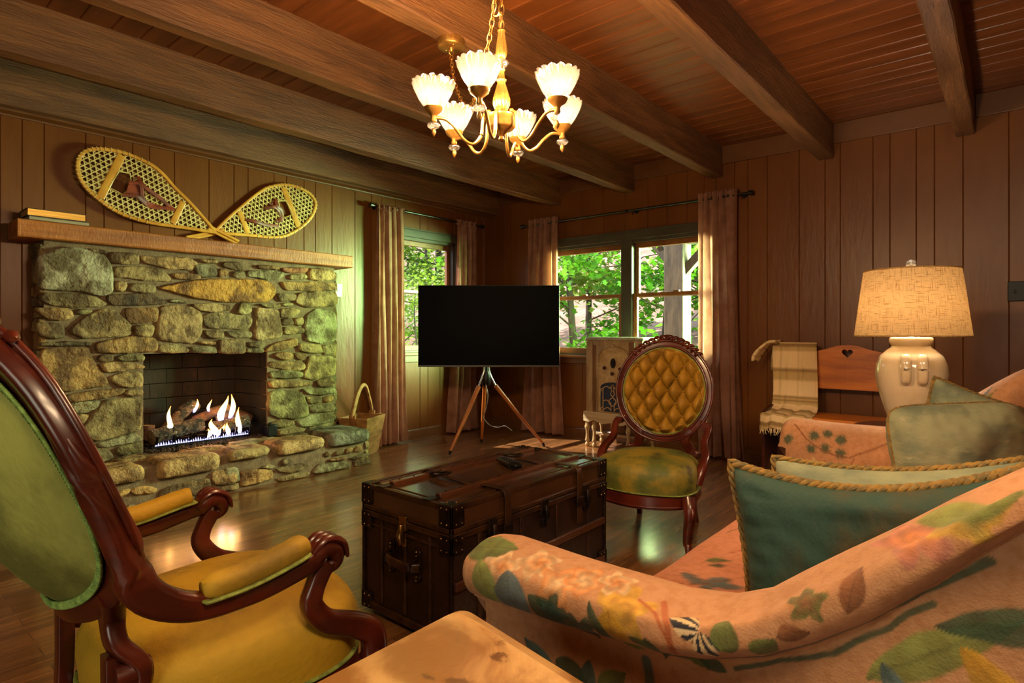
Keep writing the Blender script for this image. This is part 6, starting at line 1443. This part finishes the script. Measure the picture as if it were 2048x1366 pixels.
def leafpoly(c, d, n, s):
    u = d; v = n.cross(d); k = [(0, 0), (.25, .34), (.45, .2), (.62, .5), (.78, .2), (1, 0), (.78, -.2), (.62, -.5), (.45, -.2), (.25, -.34)]
    return [c + u * (a - .5) * s + v * b * s + n * (abs(b) * s * .15) for a, b in k]
def tree(label, x, y, h, r, seed, leafm, nleaf, ls, spread, pine=False, z0=None, lowest=.12):
    rn = random.Random(seed); zb = terr(x, y) - .1 if z0 is None else z0; t = thing('tree', label, 'tree', (x, y, zb), 0, 'trees outside the windows')
    n = 10; tp = []; lean = (rn.uniform(-.08, .08), rn.uniform(-.08, .08))
    for i in range(n + 1):
        s = i / n; tp.append(Vector((lean[0] * h * s * s + .06 * math.sin(s * 7 + seed), lean[1] * h * s * s + .05 * math.cos(s * 6 + seed), h * s)))
    tk = MB().tube(tp, [r * (1 - .75 * i / n) for i in range(n + 1)], 10); br = []
    nb = 22 if not pine else 34
    for k in range(nb):
        s = lowest + (1 - lowest) * (k + rn.random()) / nb; b0 = tp[min(n - 1, int(s * n))].lerp(tp[min(n, int(s * n) + 1)], (s * n) % 1); a = rn.uniform(0, 2 * PI); L_ = spread * (1.1 - .6 * s) * rn.uniform(.7, 1.2)
        up = rn.uniform(.1, .5) if not pine else rn.uniform(-.12, .1); d = Vector((math.cos(a), math.sin(a), up)); e = b0 + d * L_; m = b0.lerp(e, .5) + Vector((rn.uniform(-.1, .1), rn.uniform(-.1, .1), .12 if not pine else .05)) * L_
        tk.tube([b0, m, e], [r * .28 * (1 - s * .5), r * .16, r * .05], 5); br.append((b0, m, e, d))
        for q in range(2):
            f_ = b0.lerp(e, rn.uniform(.4, .9)); d2 = (d + Vector((rn.uniform(-1, 1), rn.uniform(-1, 1), rn.uniform(-.2, .5)))).normalized(); e2 = f_ + d2 * L_ * .45; tk.tube([f_, e2], [r * .09, r * .03], 4); br.append((f_, f_.lerp(e2, .5), e2, d2))
    tk.build('trunk', m_bark, t, smooth=True)
    lf = MB()
    for k in range(nleaf):
        b0, m, e, d = br[rn.randrange(len(br))]; q = rn.uniform(.15, 1.08) ; p = b0.lerp(e, q)
        if pine:
            side = Vector((-d.y, d.x, 0)).normalized() * rn.choice((-1, 1)); dd = (side + d * .6 + Vector((0, 0, rn.uniform(-.2, .15)))).normalized(); L_ = ls * rn.uniform(.7, 1.3); w = Vector((0, 0, 1)).cross(dd).normalized() * .012
            lf.add([p - w, p + w, p + dd * L_], [(0, 1, 2)])
        else:
            p = p + Vector((rn.gauss(0, .16), rn.gauss(0, .16), rn.gauss(0, .12))); dd = Vector((rn.uniform(-1, 1), rn.uniform(-1, 1), rn.uniform(-.9, .1))).normalized(); nn = Vector((rn.uniform(-.6, .6), rn.uniform(-.6, .6), 1)).normalized(); nn = (nn - dd * nn.dot(dd)).normalized()
            lf.add(leafpoly(p, dd, nn, ls * rn.uniform(.6, 1.25)), [tuple(range(10))])
    lf.build('foliage', leafm, t); return t
T_ = [('slender maple with bright green leaves just outside the left pane of the double window', -5.9, 8.6, 6, .08, 1, m_leafA, 5200, .13, 1.8),
      ('young leafy maple nearer the house between the two panes of the double window', -4.0, 8.9, 5, .045, 2, m_leafA, 4400, .13, 1.7),
      ('thick trunked tree seen at the right edge of the double window behind the porch post', -3.55, 8.9, 7, .13, 3, m_leafA, 3600, .13, 1.8),
      ('yellow green tree farther up the slope behind the left window pane', -7.4, 11.5, 7, .08, 4, m_leafB, 5000, .16, 2.2),
      ('yellow green tree far up the slope in the middle of the double window', -6.0, 12.5, 7, .08, 5, m_leafB, 5000, .16, 2.2),
      ('pale green tree far behind the porch post', -4.6, 12.0, 7, .08, 6, m_leafB, 4200, .16, 2.0)]
for a in T_: tree(*a)
tree('bluish pine with drooping needle branches outside the small window', -9.0, 8.15, 8, .09, 11, m_leafC, 9000, .16, 1.7, True, lowest=.18)
tree('pale leafy tree low on the slope outside the small window', -8.6, 6.9, 4, .05, 12, m_leafB, 4200, .10, 1.6, lowest=.02)
tree('low yellow green sapling close outside the lower pane of the small window', -7.0, 5.9, 2.6, .025, 17, m_leafB, 2200, .07, 1.0, lowest=.02)
tree('bare-looking greenish tree farther up the slope outside the small window', -12.5, 11.0, 8, .10, 13, m_leafB, 4500, .15, 2.6)
# porch post with beam and brace
m_post = mat('weathered_porch_timber', '453c30', '2a241c', ns=5, stretch=(2, 2, .5), rough=.8, bump=.6, bs=16)
t = thing('porch_post', 'dark rough timber porch post with a diagonal brace outside the double window', 'post', (-3.125, 6.8, -.7))
MB().b2(-.125, .125, -.12, .12, 0, 3.2).build('post', m_post, t, bevel=.01)
MB().b2(-.15, 2.4, -.09, .09, 2.88, 3.15).build('beam', m_post, t, bevel=.01)
MB().bar((.05, 0, 2.5), (.5, 0, 2.95), .10, .10, up=(0, 1, 0)).bar((-.05, 0, 2.62), (-.32, 0, 2.95), .09, .10, up=(0, 1, 0)).build('brace', m_post, t)
